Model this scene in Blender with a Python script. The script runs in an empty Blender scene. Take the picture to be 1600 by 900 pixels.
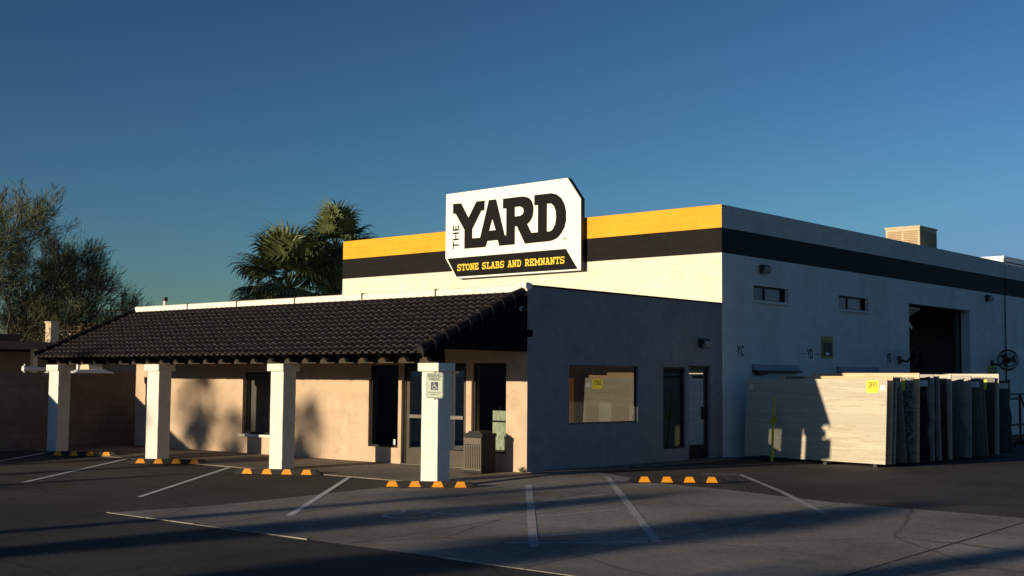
import bpy, bmesh, math, random
from math import sin, cos, pi, radians, sqrt, atan2
from mathutils import Vector, Matrix
random.seed(7)
SC = bpy.context.scene
COL = SC.collection
# ------------------------------------------------------------------ camera
cam = bpy.data.cameras.new('camera'); camo = bpy.data.objects.new('camera', cam); COL.objects.link(camo)
PIT, YAW, ROL = radians(4.162), radians(41.087), radians(.427)
fw = Vector((-sin(YAW)*cos(PIT), cos(YAW)*cos(PIT), sin(PIT))); rt = Vector((cos(YAW), sin(YAW), 0)); up = rt.cross(fw)
rt, up = rt*cos(ROL)+up*sin(ROL), up*cos(ROL)-rt*sin(ROL)
camo.matrix_world = Matrix(((rt.x, up.x, -fw.x, 0), (rt.y, up.y, -fw.y, 0), (rt.z, up.z, -fw.z, 1.85), (0, 0, 0, 1)))
cam.lens = 36*1980/1600; cam.sensor_width = 36; cam.clip_end = 3000
SC.camera = camo
# ------------------------------------------------------------------ sky and sun
SA, SB = .27, .142                       # sun travels (SA, 1, -SB)
travel = Vector((SA, 1, -SB)).normalized()
elev = math.asin(-travel.z)
azim = atan2(-travel.x, -travel.y)       # clockwise from +Y
W = bpy.data.worlds.new("World"); SC.world = W; W.use_nodes = True
nt = W.node_tree; nt.nodes.clear()
sky = nt.nodes.new('ShaderNodeTexSky'); sky.sky_type = 'NISHITA'; sky.sun_disc = False
sky.sun_elevation = elev; sky.sun_rotation = azim; sky.altitude = 300; sky.air_density = 1.0; sky.dust_density = .3; sky.ozone_density = 3.2
bg = nt.nodes.new('ShaderNodeBackground'); bg.inputs[1].default_value = .031
ow = nt.nodes.new('ShaderNodeOutputWorld')
gm = nt.nodes.new('ShaderNodeGamma'); gm.inputs[1].default_value = 1.75
hs = nt.nodes.new('ShaderNodeHueSaturation'); hs.inputs['Saturation'].default_value = .87; hs.inputs['Value'].default_value = 1.0; hs.inputs['Hue'].default_value = .492
nt.links.new(sky.outputs[0], hs.inputs['Color']); nt.links.new(hs.outputs[0], gm.inputs[0]); tn = nt.nodes.new('ShaderNodeMixRGB'); tn.blend_type = 'MULTIPLY'; tn.inputs[0].default_value = 1; tn.inputs[2].default_value = (.97, 1.03, 1.12, 1)
dk_ = nt.nodes.new('ShaderNodeMixRGB'); dk_.blend_type = 'DARKEN'; dk_.inputs[0].default_value = 1; dk_.inputs[2].default_value = (5.5, 9.5, 15, 1)
nt.links.new(gm.outputs[0], dk_.inputs[1]); nt.links.new(dk_.outputs[0], tn.inputs[1]); nt.links.new(tn.outputs[0], bg.inputs[0]); nt.links.new(bg.outputs[0], ow.inputs[0])
sun = bpy.data.lights.new('sun', 'SUN'); suno = bpy.data.objects.new('sun', sun); COL.objects.link(suno)
sun.energy = 5.0; sun.angle = radians(.55); sun.color = (1, .83, .58)
suno.rotation_euler = travel.to_track_quat('-Z', 'Y').to_euler()
SC.view_settings.view_transform = 'Standard'; SC.view_settings.look = 'None'; SC.view_settings.gamma = 1
SC.view_settings.exposure = 0.1
# ------------------------------------------------------------------ materials
def newmat(name):
    m = bpy.data.materials.new(name); m.use_nodes = True
    n = m.node_tree; b = n.nodes['Principled BSDF']; return m, n, b
def mat(name, col, rough=.7, var=.12, scale=6., bump=0., bscale=60., metal=0., spec=.4, stain=None, stain_scale=1.2, stain_lo=.5, stain_hi=.7, brick=None, streak=False, detail=6):
    m, n, b = newmat(name); L = n.links.new; N = n.nodes.new
    tc = N('ShaderNodeTexCoord')
    mp = N('ShaderNodeMapping'); L(tc.outputs['Object'], mp.inputs[0])
    if streak: mp.inputs['Scale'].default_value = (1, 1, .18)
    nz = N('ShaderNodeTexNoise'); nz.inputs['Scale'].default_value = scale; nz.inputs['Detail'].default_value = detail; L(mp.outputs[0], nz.inputs['Vector'])
    cr = N('ShaderNodeValToRGB'); cr.color_ramp.elements[0].position = .3; cr.color_ramp.elements[1].position = .7
    cr.color_ramp.elements[0].color = tuple(c*(1-var) for c in col)+(1,); cr.color_ramp.elements[1].color = tuple(min(1, c*(1+var)) for c in col)+(1,)
    L(nz.outputs[0], cr.inputs[0]); out = cr.outputs[0]
    if stain:
        n2 = N('ShaderNodeTexNoise'); n2.inputs['Scale'].default_value = stain_scale; n2.inputs['Detail'].default_value = 8; n2.inputs['Roughness'].default_value = .65; L(mp.outputs[0], n2.inputs['Vector'])
        r2 = N('ShaderNodeMapRange'); r2.inputs[1].default_value = stain_lo; r2.inputs[2].default_value = stain_hi; L(n2.outputs[0], r2.inputs[0])
        mx = N('ShaderNodeMixRGB'); mx.inputs[2].default_value = tuple(stain)+(1,); L(r2.outputs[0], mx.inputs[0]); L(out, mx.inputs[1]); out = mx.outputs[0]
    hgt = None
    if brick:
        ax, bw, bh, mort, dark = brick
        sp = N('ShaderNodeSeparateXYZ'); L(tc.outputs['Object'], sp.inputs[0]); cb = N('ShaderNodeCombineXYZ')
        L(sp.outputs[ax], cb.inputs[0]); L(sp.outputs[2], cb.inputs[1])
        bk = N('ShaderNodeTexBrick'); L(cb.outputs[0], bk.inputs[0]); bk.inputs['Scale'].default_value = 1
        bk.inputs['Brick Width'].default_value = bw; bk.inputs['Row Height'].default_value = bh; bk.inputs['Mortar Size'].default_value = mort; bk.inputs['Mortar Smooth'].default_value = .4
        bk.inputs['Color1'].default_value = (1, 1, 1, 1); bk.inputs['Color2'].default_value = (.9, .9, .9, 1); bk.inputs['Mortar'].default_value = (dark, dark, dark, 1)
        mx = N('ShaderNodeMixRGB'); mx.blend_type = 'MULTIPLY'; mx.inputs[0].default_value = 1; L(out, mx.inputs[1]); L(bk.outputs[0], mx.inputs[2]); out = mx.outputs[0]
        hgt = bk.outputs[1]
    L(out, b.inputs['Base Color']); b.inputs['Roughness'].default_value = rough; b.inputs['Metallic'].default_value = metal
    b.inputs['Specular IOR Level'].default_value = spec
    last = None
    if hgt is not None:
        bb = N('ShaderNodeBump'); bb.invert = True; bb.inputs['Strength'].default_value = .5; bb.inputs['Distance'].default_value = .01; L(hgt, bb.inputs['Height']); last = bb.outputs[0]
    if bump:
        n3 = N('ShaderNodeTexNoise'); n3.inputs['Scale'].default_value = bscale; n3.inputs['Detail'].default_value = 5; L(tc.outputs['Object'], n3.inputs['Vector'])
        bb = N('ShaderNodeBump'); bb.inputs['Strength'].default_value = bump; bb.inputs['Distance'].default_value = .01; L(n3.outputs[0], bb.inputs['Height'])
        if last is not None: L(last, bb.inputs['Normal'])
        last = bb.outputs[0]
    if last is not None: L(last, b.inputs['Normal'])
    return m
def glassmat(name, tint=(.75, .8, .78), k=1.7):
    m, n, b = newmat(name); n.nodes.remove(b); L = n.links.new; N = n.nodes.new
    o = n.nodes['Material Output']; tr = N('ShaderNodeBsdfTransparent'); tr.inputs[0].default_value = tint+(1,)
    gl = N('ShaderNodeBsdfGlossy'); gl.inputs['Roughness'].default_value = .01; gl.inputs[0].default_value = (1, 1, 1, 1)
    fr = N('ShaderNodeFresnel'); fr.inputs[0].default_value = 1.5
    mu = N('ShaderNodeMath'); mu.operation = 'MULTIPLY'; mu.inputs[1].default_value = k; mu.use_clamp = True; L(fr.outputs[0], mu.inputs[0])
    mx = N('ShaderNodeMixShader'); L(mu.outputs[0], mx.inputs[0]); L(tr.outputs[0], mx.inputs[1]); L(gl.outputs[0], mx.inputs[2]); L(mx.outputs[0], o.inputs[0])
    return m
def stonemat(name, base, vein, scale=1., dist=3., rough=.25, axis='Z', amt=.7, sharp=.5, hor=True):
    m, n, b = newmat(name); L = n.links.new; N = n.nodes.new
    tc = N('ShaderNodeTexCoord'); mp = N('ShaderNodeMapping'); L(tc.outputs['Object'], mp.inputs[0])
    if hor: mp.inputs['Scale'].default_value = (.07, .3, 2.4)
    nz = N('ShaderNodeTexNoise'); nz.inputs['Scale'].default_value = scale*2.6; nz.inputs['Detail'].default_value = 7; nz.inputs['Roughness'].default_value = .62; nz.inputs['Distortion'].default_value = (.12 if hor else dist*.25); L(mp.outputs[0], nz.inputs['Vector'])
    cr = N('ShaderNodeValToRGB'); e = cr.color_ramp.elements
    e[0].position = .3; e[0].color = tuple(x*.85 for x in base)+(1,); e[1].position = .7; e[1].color = tuple(base)+(1,)
    v = e.new(.5); v.color = tuple(base[i]*(1-amt)+vein[i]*amt for i in range(3))+(1,)
    a = e.new(.5-.06*sharp-.01); a.color = tuple(x*.93 for x in base)+(1,)
    a = e.new(.5+.06*sharp+.01); a.color = tuple(base)+(1,)
    L(nz.outputs[0], cr.inputs[0]); L(cr.outputs[0], b.inputs['Base Color']); b.inputs['Roughness'].default_value = rough
    return m
def groundmat(name, col, agg=.25, rough=.9, stain=(.02, .02, .02), crack=.3):
    m, n, b = newmat(name); L = n.links.new; N = n.nodes.new
    tc = N('ShaderNodeTexCoord')
    n1 = N('ShaderNodeTexNoise'); n1.inputs['Scale'].default_value = .35; n1.inputs['Detail'].default_value = 9; n1.inputs['Roughness'].default_value = .6; L(tc.outputs['Object'], n1.inputs['Vector'])
    n2 = N('ShaderNodeTexNoise'); n2.inputs['Scale'].default_value = 90; n2.inputs['Detail'].default_value = 3; L(tc.outputs['Object'], n2.inputs['Vector'])
    c1 = N('ShaderNodeValToRGB'); c1.color_ramp.elements[0].position = .35; c1.color_ramp.elements[1].position = .68
    c1.color_ramp.elements[0].color = tuple(c*.66 for c in col)+(1,); c1.color_ramp.elements[1].color = tuple(c*1.28 for c in col)+(1,); L(n1.outputs[0], c1.inputs[0])
    r2 = N('ShaderNodeMapRange'); r2.inputs[1].default_value = .3; r2.inputs[2].default_value = .7; r2.inputs[3].default_value = 1-agg; r2.inputs[4].default_value = 1+agg; L(n2.outputs[0], r2.inputs[0])
    mx = N('ShaderNodeMixRGB'); mx.blend_type = 'MULTIPLY'; mx.inputs[0].default_value = 1; L(c1.outputs[0], mx.inputs[1]); L(r2.outputs[0], mx.inputs[2]); out = mx.outputs[0]
    n7 = N('ShaderNodeTexNoise'); n7.inputs['Scale'].default_value = 16; n7.inputs['Detail'].default_value = 6; n7.inputs['Roughness'].default_value = .7; L(tc.outputs['Object'], n7.inputs['Vector'])
    r7 = N('ShaderNodeMapRange'); r7.inputs[1].default_value = .3; r7.inputs[2].default_value = .7; r7.inputs[3].default_value = .72; r7.inputs[4].default_value = 1.28; L(n7.outputs[0], r7.inputs[0])
    m7 = N('ShaderNodeMixRGB'); m7.blend_type = 'MULTIPLY'; m7.inputs[0].default_value = 1; L(out, m7.inputs[1]); L(r7.outputs[0], m7.inputs[2]); out = m7.outputs[0]
    n4 = N('ShaderNodeTexNoise'); n4.inputs['Scale'].default_value = 1.3; n4.inputs['Detail'].default_value = 5; L(tc.outputs['Object'], n4.inputs['Vector'])
    r4 = N('ShaderNodeMapRange'); r4.inputs[1].default_value = .6; r4.inputs[2].default_value = .75; r4.inputs[4].default_value = .55; L(n4.outputs[0], r4.inputs[0])
    m4 = N('ShaderNodeMixRGB'); m4.inputs[2].default_value = tuple(stain)+(1,); L(r4.outputs[0], m4.inputs[0]); L(out, m4.inputs[1]); out = m4.outputs[0]
    wn = N('ShaderNodeTexNoise'); wn.inputs['Scale'].default_value = 1.1; wn.inputs['Detail'].default_value = 4; L(tc.outputs['Object'], wn.inputs['Vector'])
    wm = N('ShaderNodeMixRGB'); wm.inputs[0].default_value = .22; L(tc.outputs['Object'], wm.inputs[1]); L(wn.outputs[1], wm.inputs[2])
    vo = N('ShaderNodeTexVoronoi'); vo.feature = 'DISTANCE_TO_EDGE'; vo.inputs['Scale'].default_value = crack; L(wm.outputs[0], vo.inputs['Vector'])
    cm = N('ShaderNodeMapRange'); cm.inputs[1].default_value = 0; cm.inputs[2].default_value = .008*crack/.3; cm.inputs[3].default_value = .8; cm.inputs[4].default_value = 0; L(vo.outputs['Distance'], cm.inputs[0])
    m5 = N('ShaderNodeMixRGB'); m5.inputs[2].default_value = tuple(c*.35 for c in col)+(1,); L(cm.outputs[0], m5.inputs[0]); L(out, m5.inputs[1]); out = m5.outputs[0]
    n6 = N('ShaderNodeTexNoise'); n6.inputs['Scale'].default_value = 5; n6.inputs['Detail'].default_value = 2; L(tc.outputs['Object'], n6.inputs['Vector'])
    r6 = N('ShaderNodeMapRange'); r6.inputs[1].default_value = .66; r6.inputs[2].default_value = .72; r6.inputs[4].default_value = .6; L(n6.outputs[0], r6.inputs[0])
    m6 = N('ShaderNodeMixRGB'); m6.inputs[2].default_value = tuple(c*.5 for c in col)+(1,); L(r6.outputs[0], m6.inputs[0]); L(out, m6.inputs[1]); out = m6.outputs[0]
    L(out, b.inputs['Base Color']); b.inputs['Roughness'].default_value = rough; b.inputs['Specular IOR Level'].default_value = .25
    bp = N('ShaderNodeBump'); bp.inputs['Strength'].default_value = .35; bp.inputs['Distance'].default_value = .006; L(n2.outputs[0], bp.inputs['Height']); L(bp.outputs[0], b.inputs['Normal'])
    return m
M = {}
M['lot'] = groundmat('asphalt_lot', (.068, .062, .057))
M['street'] = groundmat('asphalt_street', (.05, .049, .05), agg=.45)
M['conc'] = groundmat('concrete_apron', (.25, .235, .215), agg=.1, stain=(.10, .095, .09))
M['walk'] = groundmat('concrete_walk', (.2, .17, .145), agg=.1, stain=(.12, .1, .09))
M['gutter'] = groundmat('gutter_edge', (.4, .37, .31), agg=.2, stain=(.12, .11, .1))
M['joint'] = mat('joint_filler', (.035, .033, .032), .95)
M['paintline'] = mat('line_paint', (.66, .66, .66), .8, .2, 14, stain=(.3, .3, .3), stain_scale=9, stain_lo=.52, stain_hi=.7)
M['fadeline'] = mat('faded_line_paint', (.42, .42, .42), .85, .2, 9, stain=(.25, .245, .235), stain_scale=7, stain_lo=.48, stain_hi=.66)
M['hcpaint'] = mat('faded_blue_paint', (.55, .57, .60), .85, .2, 9, stain=(.2, .2, .2), stain_scale=5, stain_lo=.45, stain_hi=.6)
M['dirt'] = groundmat('dry_dirt', (.16, .12, .085), agg=.2, stain=(.1, .08, .05))
M['stucco'] = mat('tan_stucco', (.60, .44, .305), .9, .10, 2.2, .55, 45, stain=(.48, .34, .24), stain_scale=2.5, stain_lo=.52, stain_hi=.72)
M['stuccowhite'] = mat('white_stucco', (.78, .75, .67), .9, .06, 5, .6, 40, stain=(.5, .45, .38), stain_scale=2., stain_lo=.6, stain_hi=.8)
M['greystucco'] = mat('grey_stucco', (.28, .275, .30), .9, .09, 5, .7, 40, stain=(.215, .21, .235), stain_scale=1.3, stain_lo=.5, stain_hi=.75)
bz = (0, .4, .2, .006, .93)
M['blockfront'] = mat('white_painted_block_front', (.80, .76, .62), .8, .04, 2, .25, 30, brick=(0, .4, .2, .005, .95), stain=(.7, .64, .5), stain_scale=.8, stain_lo=.55, stain_hi=.8)
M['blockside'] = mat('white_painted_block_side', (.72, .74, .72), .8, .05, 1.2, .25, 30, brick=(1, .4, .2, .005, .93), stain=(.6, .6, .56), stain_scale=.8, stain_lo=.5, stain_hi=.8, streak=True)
M['yellow'] = mat('yellow_paint', (.84, .405, .008), .7, .07, 1.5, .25, 30, brick=(0, .4, .2, .004, .92))
M['blackfront'] = mat('black_paint_front', (.015, .0135, .0125), .7, .12, 2, .25, 30, brick=(0, .4, .2, .004, .9), spec=.08)
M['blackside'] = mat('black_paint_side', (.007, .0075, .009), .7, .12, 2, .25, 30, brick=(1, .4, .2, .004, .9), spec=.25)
M['stripeside'] = mat('grey_white_stripe_side', (.60, .60, .58), .8, .05, 1.2, .25, 30, brick=(1, .4, .2, .004, .93), streak=True)
M['block'] = mat('brown_block', (.20, .165, .15), .95, .15, 2.5, .5, 40, brick=(1, .4, .2, .008, .7))
M['tile'] = mat('brown_roof_tile', (.018, .015, .016), .8, .45, 7, .4, 60, spec=.2, stain=(.032, .026, .025), stain_scale=5, stain_lo=.5, stain_hi=.7)
M['tilelip'] = mat('mortar_lip', (.04, .034, .033), .85, .3, 12, .4, 60)
M['blackwood'] = mat('black_painted_wood', (.005, .005, .0055), .85, .3, 8, .2, 40, spec=.08)
M['beamshade'] = mat('shade_toned_beam', (.062, .052, .04), .9, .15, 5, .3, 40, spec=.1)  # dark tone puts the eave's shade into the beam colour
M['coping'] = mat('white_coping', (.86, .80, .70), .75, .06, 4, .3, 25, stain=(.6, .45, .33), stain_scale=3, stain_lo=.6, stain_hi=.75)
M['tar'] = mat('tar', (.05, .045, .03), .6)
M['bronze'] = mat('dark_bronze_frame', (.035, .032, .03), .4, .1, metal=.6)
M['doorbronze'] = mat('bronze_door_metal', (.09, .075, .06), .4, .1, metal=.5)
M['railmetal'] = mat('pale_door_rail', (.25, .22, .19), .35, .1, metal=.7)
M['glass'] = glassmat('window_glass', k=2.3)
M['darkglass'] = glassmat('tinted_window_glass', (.35, .38, .38), 2.0)
M['highglass'] = glassmat('high_window_glass', (.45, .46, .45), .8)
M['blind'] = mat('window_blind', (.2, .17, .15), .8, .1)
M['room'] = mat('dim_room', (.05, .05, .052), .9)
M['roomfloor'] = mat('room_floor', (.07, .065, .06), .7)
M['marble'] = stonemat('green_white_marble', (.62, .66, .5), (.16, .19, .1), 2.2, 4, hor=False)
M['binside'] = mat('pebble_black', (.025, .023, .022), .8, .4, 60, .5, 120)
M['binpanel'] = mat('brown_bin_panel', (.12, .095, .075), .6, .15, 20)
M['rubber'] = mat('black_rubber', (.011, .0105, .01), .7, .3, 20, .3, 80)
M['orange'] = mat('orange_reflector', (.86, .33, .01), .6, .1, 20, stain=(.25, .1, .02), stain_scale=14, stain_lo=.58, stain_hi=.7)
M['signwhite'] = mat('sign_white', (.9, .89, .80), .5, .02)
M['signblack'] = mat('sign_black', (.012, .011, .010), .8, .1, spec=.08)
M['signyellow'] = mat('sign_yellow', (.85, .58, .02), .5, .03)
M['signedge'] = mat('sign_edge', (.02, .02, .02), .5)
M['rswhite'] = mat('reserved_sign_white', (.55, .60, .50), .5, .05)
M['rsgreen'] = mat('reserved_sign_green', (.02, .055, .035), .5)
M['rsblue'] = mat('reserved_sign_blue', (.015, .02, .08), .5)
M['lampbody'] = mat('lamp_body', (.05, .045, .04), .5, metal=.3)
M['lamplens'] = mat('lamp_lens', (.32, .31, .28), .25, .1)
M['ac'] = mat('tan_cooler', (.56, .44, .28), .6, .08, 5)
M['acpanel'] = mat('tan_louver', (.43, .31, .18), .7, .08, 5)
M['fan'] = mat('black_fan', (.012, .012, .013), .5, metal=.3)
M['fangrey'] = mat('grey_fan_blade', (.16, .17, .17), .5, metal=.4)
M['ylw'] = mat('safety_yellow', (.55, .48, .02), .6, .1)
M['stickeryellow'] = mat('sticker_yellow', (.85, .78, .05), .6, .04)
M['label'] = mat('paper_label', (.8, .8, .82), .6, .04)
M['ink'] = mat('ink', (.03, .03, .03), .6)
M['letter'] = mat('letter_paint', (.02, .025, .035), .8)
M['steel'] = mat('black_steel', (.013, .014, .016), .5, metal=.4)
M['shelf'] = mat('blue_grey_panel', (.2, .24, .3), .5, metal=.3)
M['conduit'] = mat('conduit', (.12, .12, .12), .6)
M['brownframe'] = mat('poster_frame', (.34, .26, .05), .6)
M['poster'] = mat('poster_dark', (.05, .035, .02), .6, .4, 9)
M['bark'] = mat('bark', (.10, .075, .055), .9, .3, 10, .6, 30)
M['twig'] = mat('twig_green', (.10, .11, .05), .8, .35, 1.2)
M['leafolive'] = mat('olive_leaflet', (.085, .095, .04), .8, .4, .9)
M['palmtrunk'] = mat('palm_trunk', (.16, .12, .085), .9, .25, 8, .6, 20)
M['palm'] = mat('palm_leaf', (.11, .135, .05), .5, .45, 2.2)
M['palmdry'] = mat('dry_palm_leaf', (.26, .19, .11), .8, .3, 2)
M['nwall'] = mat('neighbour_wall', (.3, .22, .17), .9, .1, 2, .3, 40)
M['nlit'] = mat('cream_stucco', (.70, .55, .36), .9, .1, 2, .3, 40)
M['nroof'] = mat('brown_roof_edge', (.14, .11, .09), .9, .1)
M['white'] = mat('white_paint', (.8, .8, .78), .4, .05)
M['vanglass'] = mat('van_glass', (.02, .02, .025), .1, spec=.6)
M['tyre'] = mat('tyre', (.02, .02, .02), .9)
M['redbrown'] = mat('brown_crate', (.22, .09, .035), .6, .2, 4)
S = {}
S['cream'] = stonemat('cream_travertine', (.58, .53, .42), (.34, .23, .13), 1.2, 2.5, .35, amt=.5, sharp=.25)
S['peach'] = stonemat('peach_stone', (.80, .56, .34), (.5, .28, .14), 1.5, 3, .35, amt=.6)
S['beige'] = stonemat('beige_stone', (.26, .235, .2), (.15, .12, .1), 1.2, 3, .4)
S['veined'] = stonemat('black_veined_stone', (.30, .33, .29), (.015, .015, .015), 2.2, 8, .3, amt=1, sharp=1.2, hor=False)
S['black'] = stonemat('black_granite', (.018, .02, .024), (.06, .06, .06), 3, 3, .35)
S['umber'] = stonemat('dark_umber_stone', (.07, .065, .06), (.03, .03, .03), 2, 3, .4)
S['grey'] = stonemat('grey_green_stone', (.17, .185, .17), (.09, .1, .09), 1.3, 3, .4, hor=False)
S['slate'] = stonemat('slate_stone', (.10, .115, .125), (.05, .055, .06), 1.6, 3, .4)
S['pale'] = stonemat('pale_grey_stone', (.4, .38, .34), (.2, .18, .15), 1.4, 3, .35)
# ------------------------------------------------------------------ mesh builder
class MB:
    def __init__(s): s.v = []; s.f = []
    def quad(s, a, b, c, d):
        i = len(s.v); s.v += [a, b, c, d]; s.f.append((i, i+1, i+2, i+3)); return s
    def box(s, x0, x1, y0, y1, z0, z1):
        i = len(s.v); s.v += [(x, y, z) for x in (x0, x1) for y in (y0, y1) for z in (z0, z1)]
        for q in ((0, 1, 3, 2), (4, 6, 7, 5), (0, 4, 5, 1), (2, 3, 7, 6), (0, 2, 6, 4), (1, 5, 7, 3)): s.f.append(tuple(i+k for k in q))
        return s
    def obox(s, c, u, v, w):           # centre and three half vectors
        c, u, v, w = map(Vector, (c, u, v, w)); i = len(s.v)
        s.v += [tuple(c+u*a+v*b+w*d) for a in (-1, 1) for b in (-1, 1) for d in (-1, 1)]
        for q in ((0, 1, 3, 2), (4, 6, 7, 5), (0, 4, 5, 1), (2, 3, 7, 6), (0, 2, 6, 4), (1, 5, 7, 3)): s.f.append(tuple(i+k for k in q))
        return s
    def prism(s, poly, a0, a1, axis):  # poly 2D extruded along axis; axis 'X': poly=(y,z); 'Y': (x,z); 'Z': (x,y)
        def P(p, a):
            return (a, p[0], p[1]) if axis == 'X' else ((p[0], a, p[1]) if axis == 'Y' else (p[0], p[1], a))
        i = len(s.v); n = len(poly); s.v += [P(p, a0) for p in poly]+[P(p, a1) for p in poly]
        s.f.append(tuple(range(i, i+n))); s.f.append(tuple(range(i+2*n-1, i+n-1, -1)))
        for k in range(n): s.f.append((i+k, i+(k+1) % n, i+n+(k+1) % n, i+n+k))
        return s
    def tube(s, pts, rad, n=8, cap=True):
        pts = [Vector(p) for p in pts]
        if not hasattr(rad, '__len__'): rad = [rad]*len(pts)
        rings = []; prev = None
        for k, p in enumerate(pts):
            d = (pts[min(k+1, len(pts)-1)]-pts[max(k-1, 0)]); d = d.normalized() if d.length > 1e-9 else Vector((0, 0, 1))
            ref = prev if prev is not None and abs(prev.dot(d)) < .95 else (Vector((0, 0, 1)) if abs(d.z) < .9 else Vector((1, 0, 0)))
            a = (ref-d*ref.dot(d)).normalized(); b = d.cross(a); prev = a
            i = len(s.v); s.v += [tuple(p+(a*cos(2*pi*j/n)+b*sin(2*pi*j/n))*rad[k]) for j in range(n)]; rings.append(i)
        for q in range(len(rings)-1):
            for j in range(n): s.f.append((rings[q]+j, rings[q]+(j+1) % n, rings[q+1]+(j+1) % n, rings[q+1]+j))
        if cap: s.f.append(tuple(rings[0]+j for j in range(n-1, -1, -1))); s.f.append(tuple(rings[-1]+j for j in range(n)))
        return s
    def build(s, name, m, parent=None, smooth=False, bevel=0):
        me = bpy.data.meshes.new(name); org = world_loc(parent) if parent else Vector((0, 0, 0))
        if parent is None and s.v:      # origin at the base centre
            xs = [v[0] for v in s.v]; ys = [v[1] for v in s.v]; zs = [v[2] for v in s.v]
            org = Vector(((min(xs)+max(xs))/2, (min(ys)+max(ys))/2, min(zs)))
        me.from_pydata([tuple(Vector(v)-org) for v in s.v], [], s.f)
        me.materials.append(m); me.update()
        o = bpy.data.objects.new(name, me); COL.objects.link(o)
        if parent: o.parent = parent
        else: o.location = org
        bm = bmesh.new(); bm.from_mesh(me); bmesh.ops.recalc_face_normals(bm, faces=bm.faces)
        if smooth:
            for f in bm.faces: f.smooth = True
        bm.to_mesh(me); bm.free()
        if bevel:
            b = o.modifiers.new('bevel', 'BEVEL'); b.width = bevel; b.segments = 2; b.limit_method = 'ANGLE'
        return o
def world_loc(o):
    v = Vector((0, 0, 0))
    while o: v = v+o.location; o = o.parent
    return v
def tag(o, label=None, cat=None, group=None, kind=None):
    if label: o['label'] = label
    if cat: o['category'] = cat
    if group: o['group'] = group
    if kind: o['kind'] = kind
    return o
def thing(name, loc, label, cat, group=None):
    o = bpy.data.objects.new(name, None); COL.objects.link(o); o.location = loc; o.empty_display_size = .2
    return tag(o, label, cat, group)
def copy_tree(o, parent=None):
    c = o.copy(); COL.objects.link(c); c.parent = parent
    for ch in [k for k in bpy.data.objects if k.parent == o]: copy_tree(ch, c)
    return c
def wall(axis, outer, inner, u0, u1, z0, z1, holes=()):
    """wall in plane axis ('X' or 'Y') with real openings; faces between cells only where solid meets void"""
    mb = MB(); us = sorted({u0, u1, *[h[0] for h in holes], *[h[1] for h in holes]}); zs = sorted({z0, z1, *[h[2] for h in holes], *[h[3] for h in holes]})
    us = [u for u in us if u0 <= u <= u1]; zs = [z for z in zs if z0 <= z <= z1]
    def solid(i, j):
        if i < 0 or j < 0 or i >= len(us)-1 or j >= len(zs)-1: return False
        cu, cz = (us[i]+us[i+1])/2, (zs[j]+zs[j+1])/2
        return not any(h[0] < cu < h[1] and h[2] < cz < h[3] for h in holes)
    P = (lambda a, u, z: (a, u, z)) if axis == 'X' else (lambda a, u, z: (u, a, z))
    for i in range(len(us)-1):
        for j in range(len(zs)-1):
            if not solid(i, j): continue
            a, b, c, d = us[i], us[i+1], zs[j], zs[j+1]
            for pl in (outer, inner): mb.quad(P(pl, a, c), P(pl, b, c), P(pl, b, d), P(pl, a, d))
            if not solid(i-1, j): mb.quad(P(outer, a, c), P(inner, a, c), P(inner, a, d), P(outer, a, d))
            if not solid(i+1, j): mb.quad(P(outer, b, c), P(inner, b, c), P(inner, b, d), P(outer, b, d))
            if not solid(i, j-1): mb.quad(P(outer, a, c), P(inner, a, c), P(inner, b, c), P(outer, b, c))
            if not solid(i, j+1): mb.quad(P(outer, a, d), P(inner, a, d), P(inner, b, d), P(outer, b, d))
    return mb
def buildwall(mb, name, m, parent):
    o = mb.build(name, m, parent); bm = bmesh.new(); bm.from_mesh(o.data); bmesh.ops.remove_doubles(bm, verts=bm.verts, dist=1e-4)
    bmesh.ops.recalc_face_normals(bm, faces=bm.faces); bm.to_mesh(o.data); bm.free(); return o
def zg(y): return -.025*(19.33-min(max(y, 6), 19.33))
def text_mesh(txt, h, m, name, parent, origin, ux, uz, width=None, bold=0.0, align='CENTER', lift=0.0):
    """lettering: origin = baseline anchor; ux reading direction; uz up; returns mesh object"""
    cu = bpy.data.curves.new(name, 'FONT'); cu.body = txt; cu.size = 1; cu.offset = bold; cu.align_x = align; cu.extrude = 0; cu.resolution_u = 3
    to = bpy.data.objects.new('tmp', cu); COL.objects.link(to); bpy.context.view_layer.update()
    me = bpy.data.meshes.new_from_object(to.evaluated_get(bpy.context.evaluated_depsgraph_get())); COL.objects.unlink(to); bpy.data.objects.remove(to)
    xs = [v.co.x for v in me.vertices]; sx = h/.7
    if width: sx = width/(max(xs)-min(xs))
    ux, uz = Vector(ux).normalized(), Vector(uz).normalized(); nn = ux.cross(uz); org = Vector(origin)-world_loc(parent)
    for v in me.vertices:
        c = v.co.copy(); v.co = org+ux*(c.x*sx)+uz*(c.y*h/.7)+nn*lift
    me.materials.clear(); me.materials.append(m); me.name = name
    o = bpy.data.objects.new(name, me); COL.objects.link(o); o.parent = parent
    return o
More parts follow.
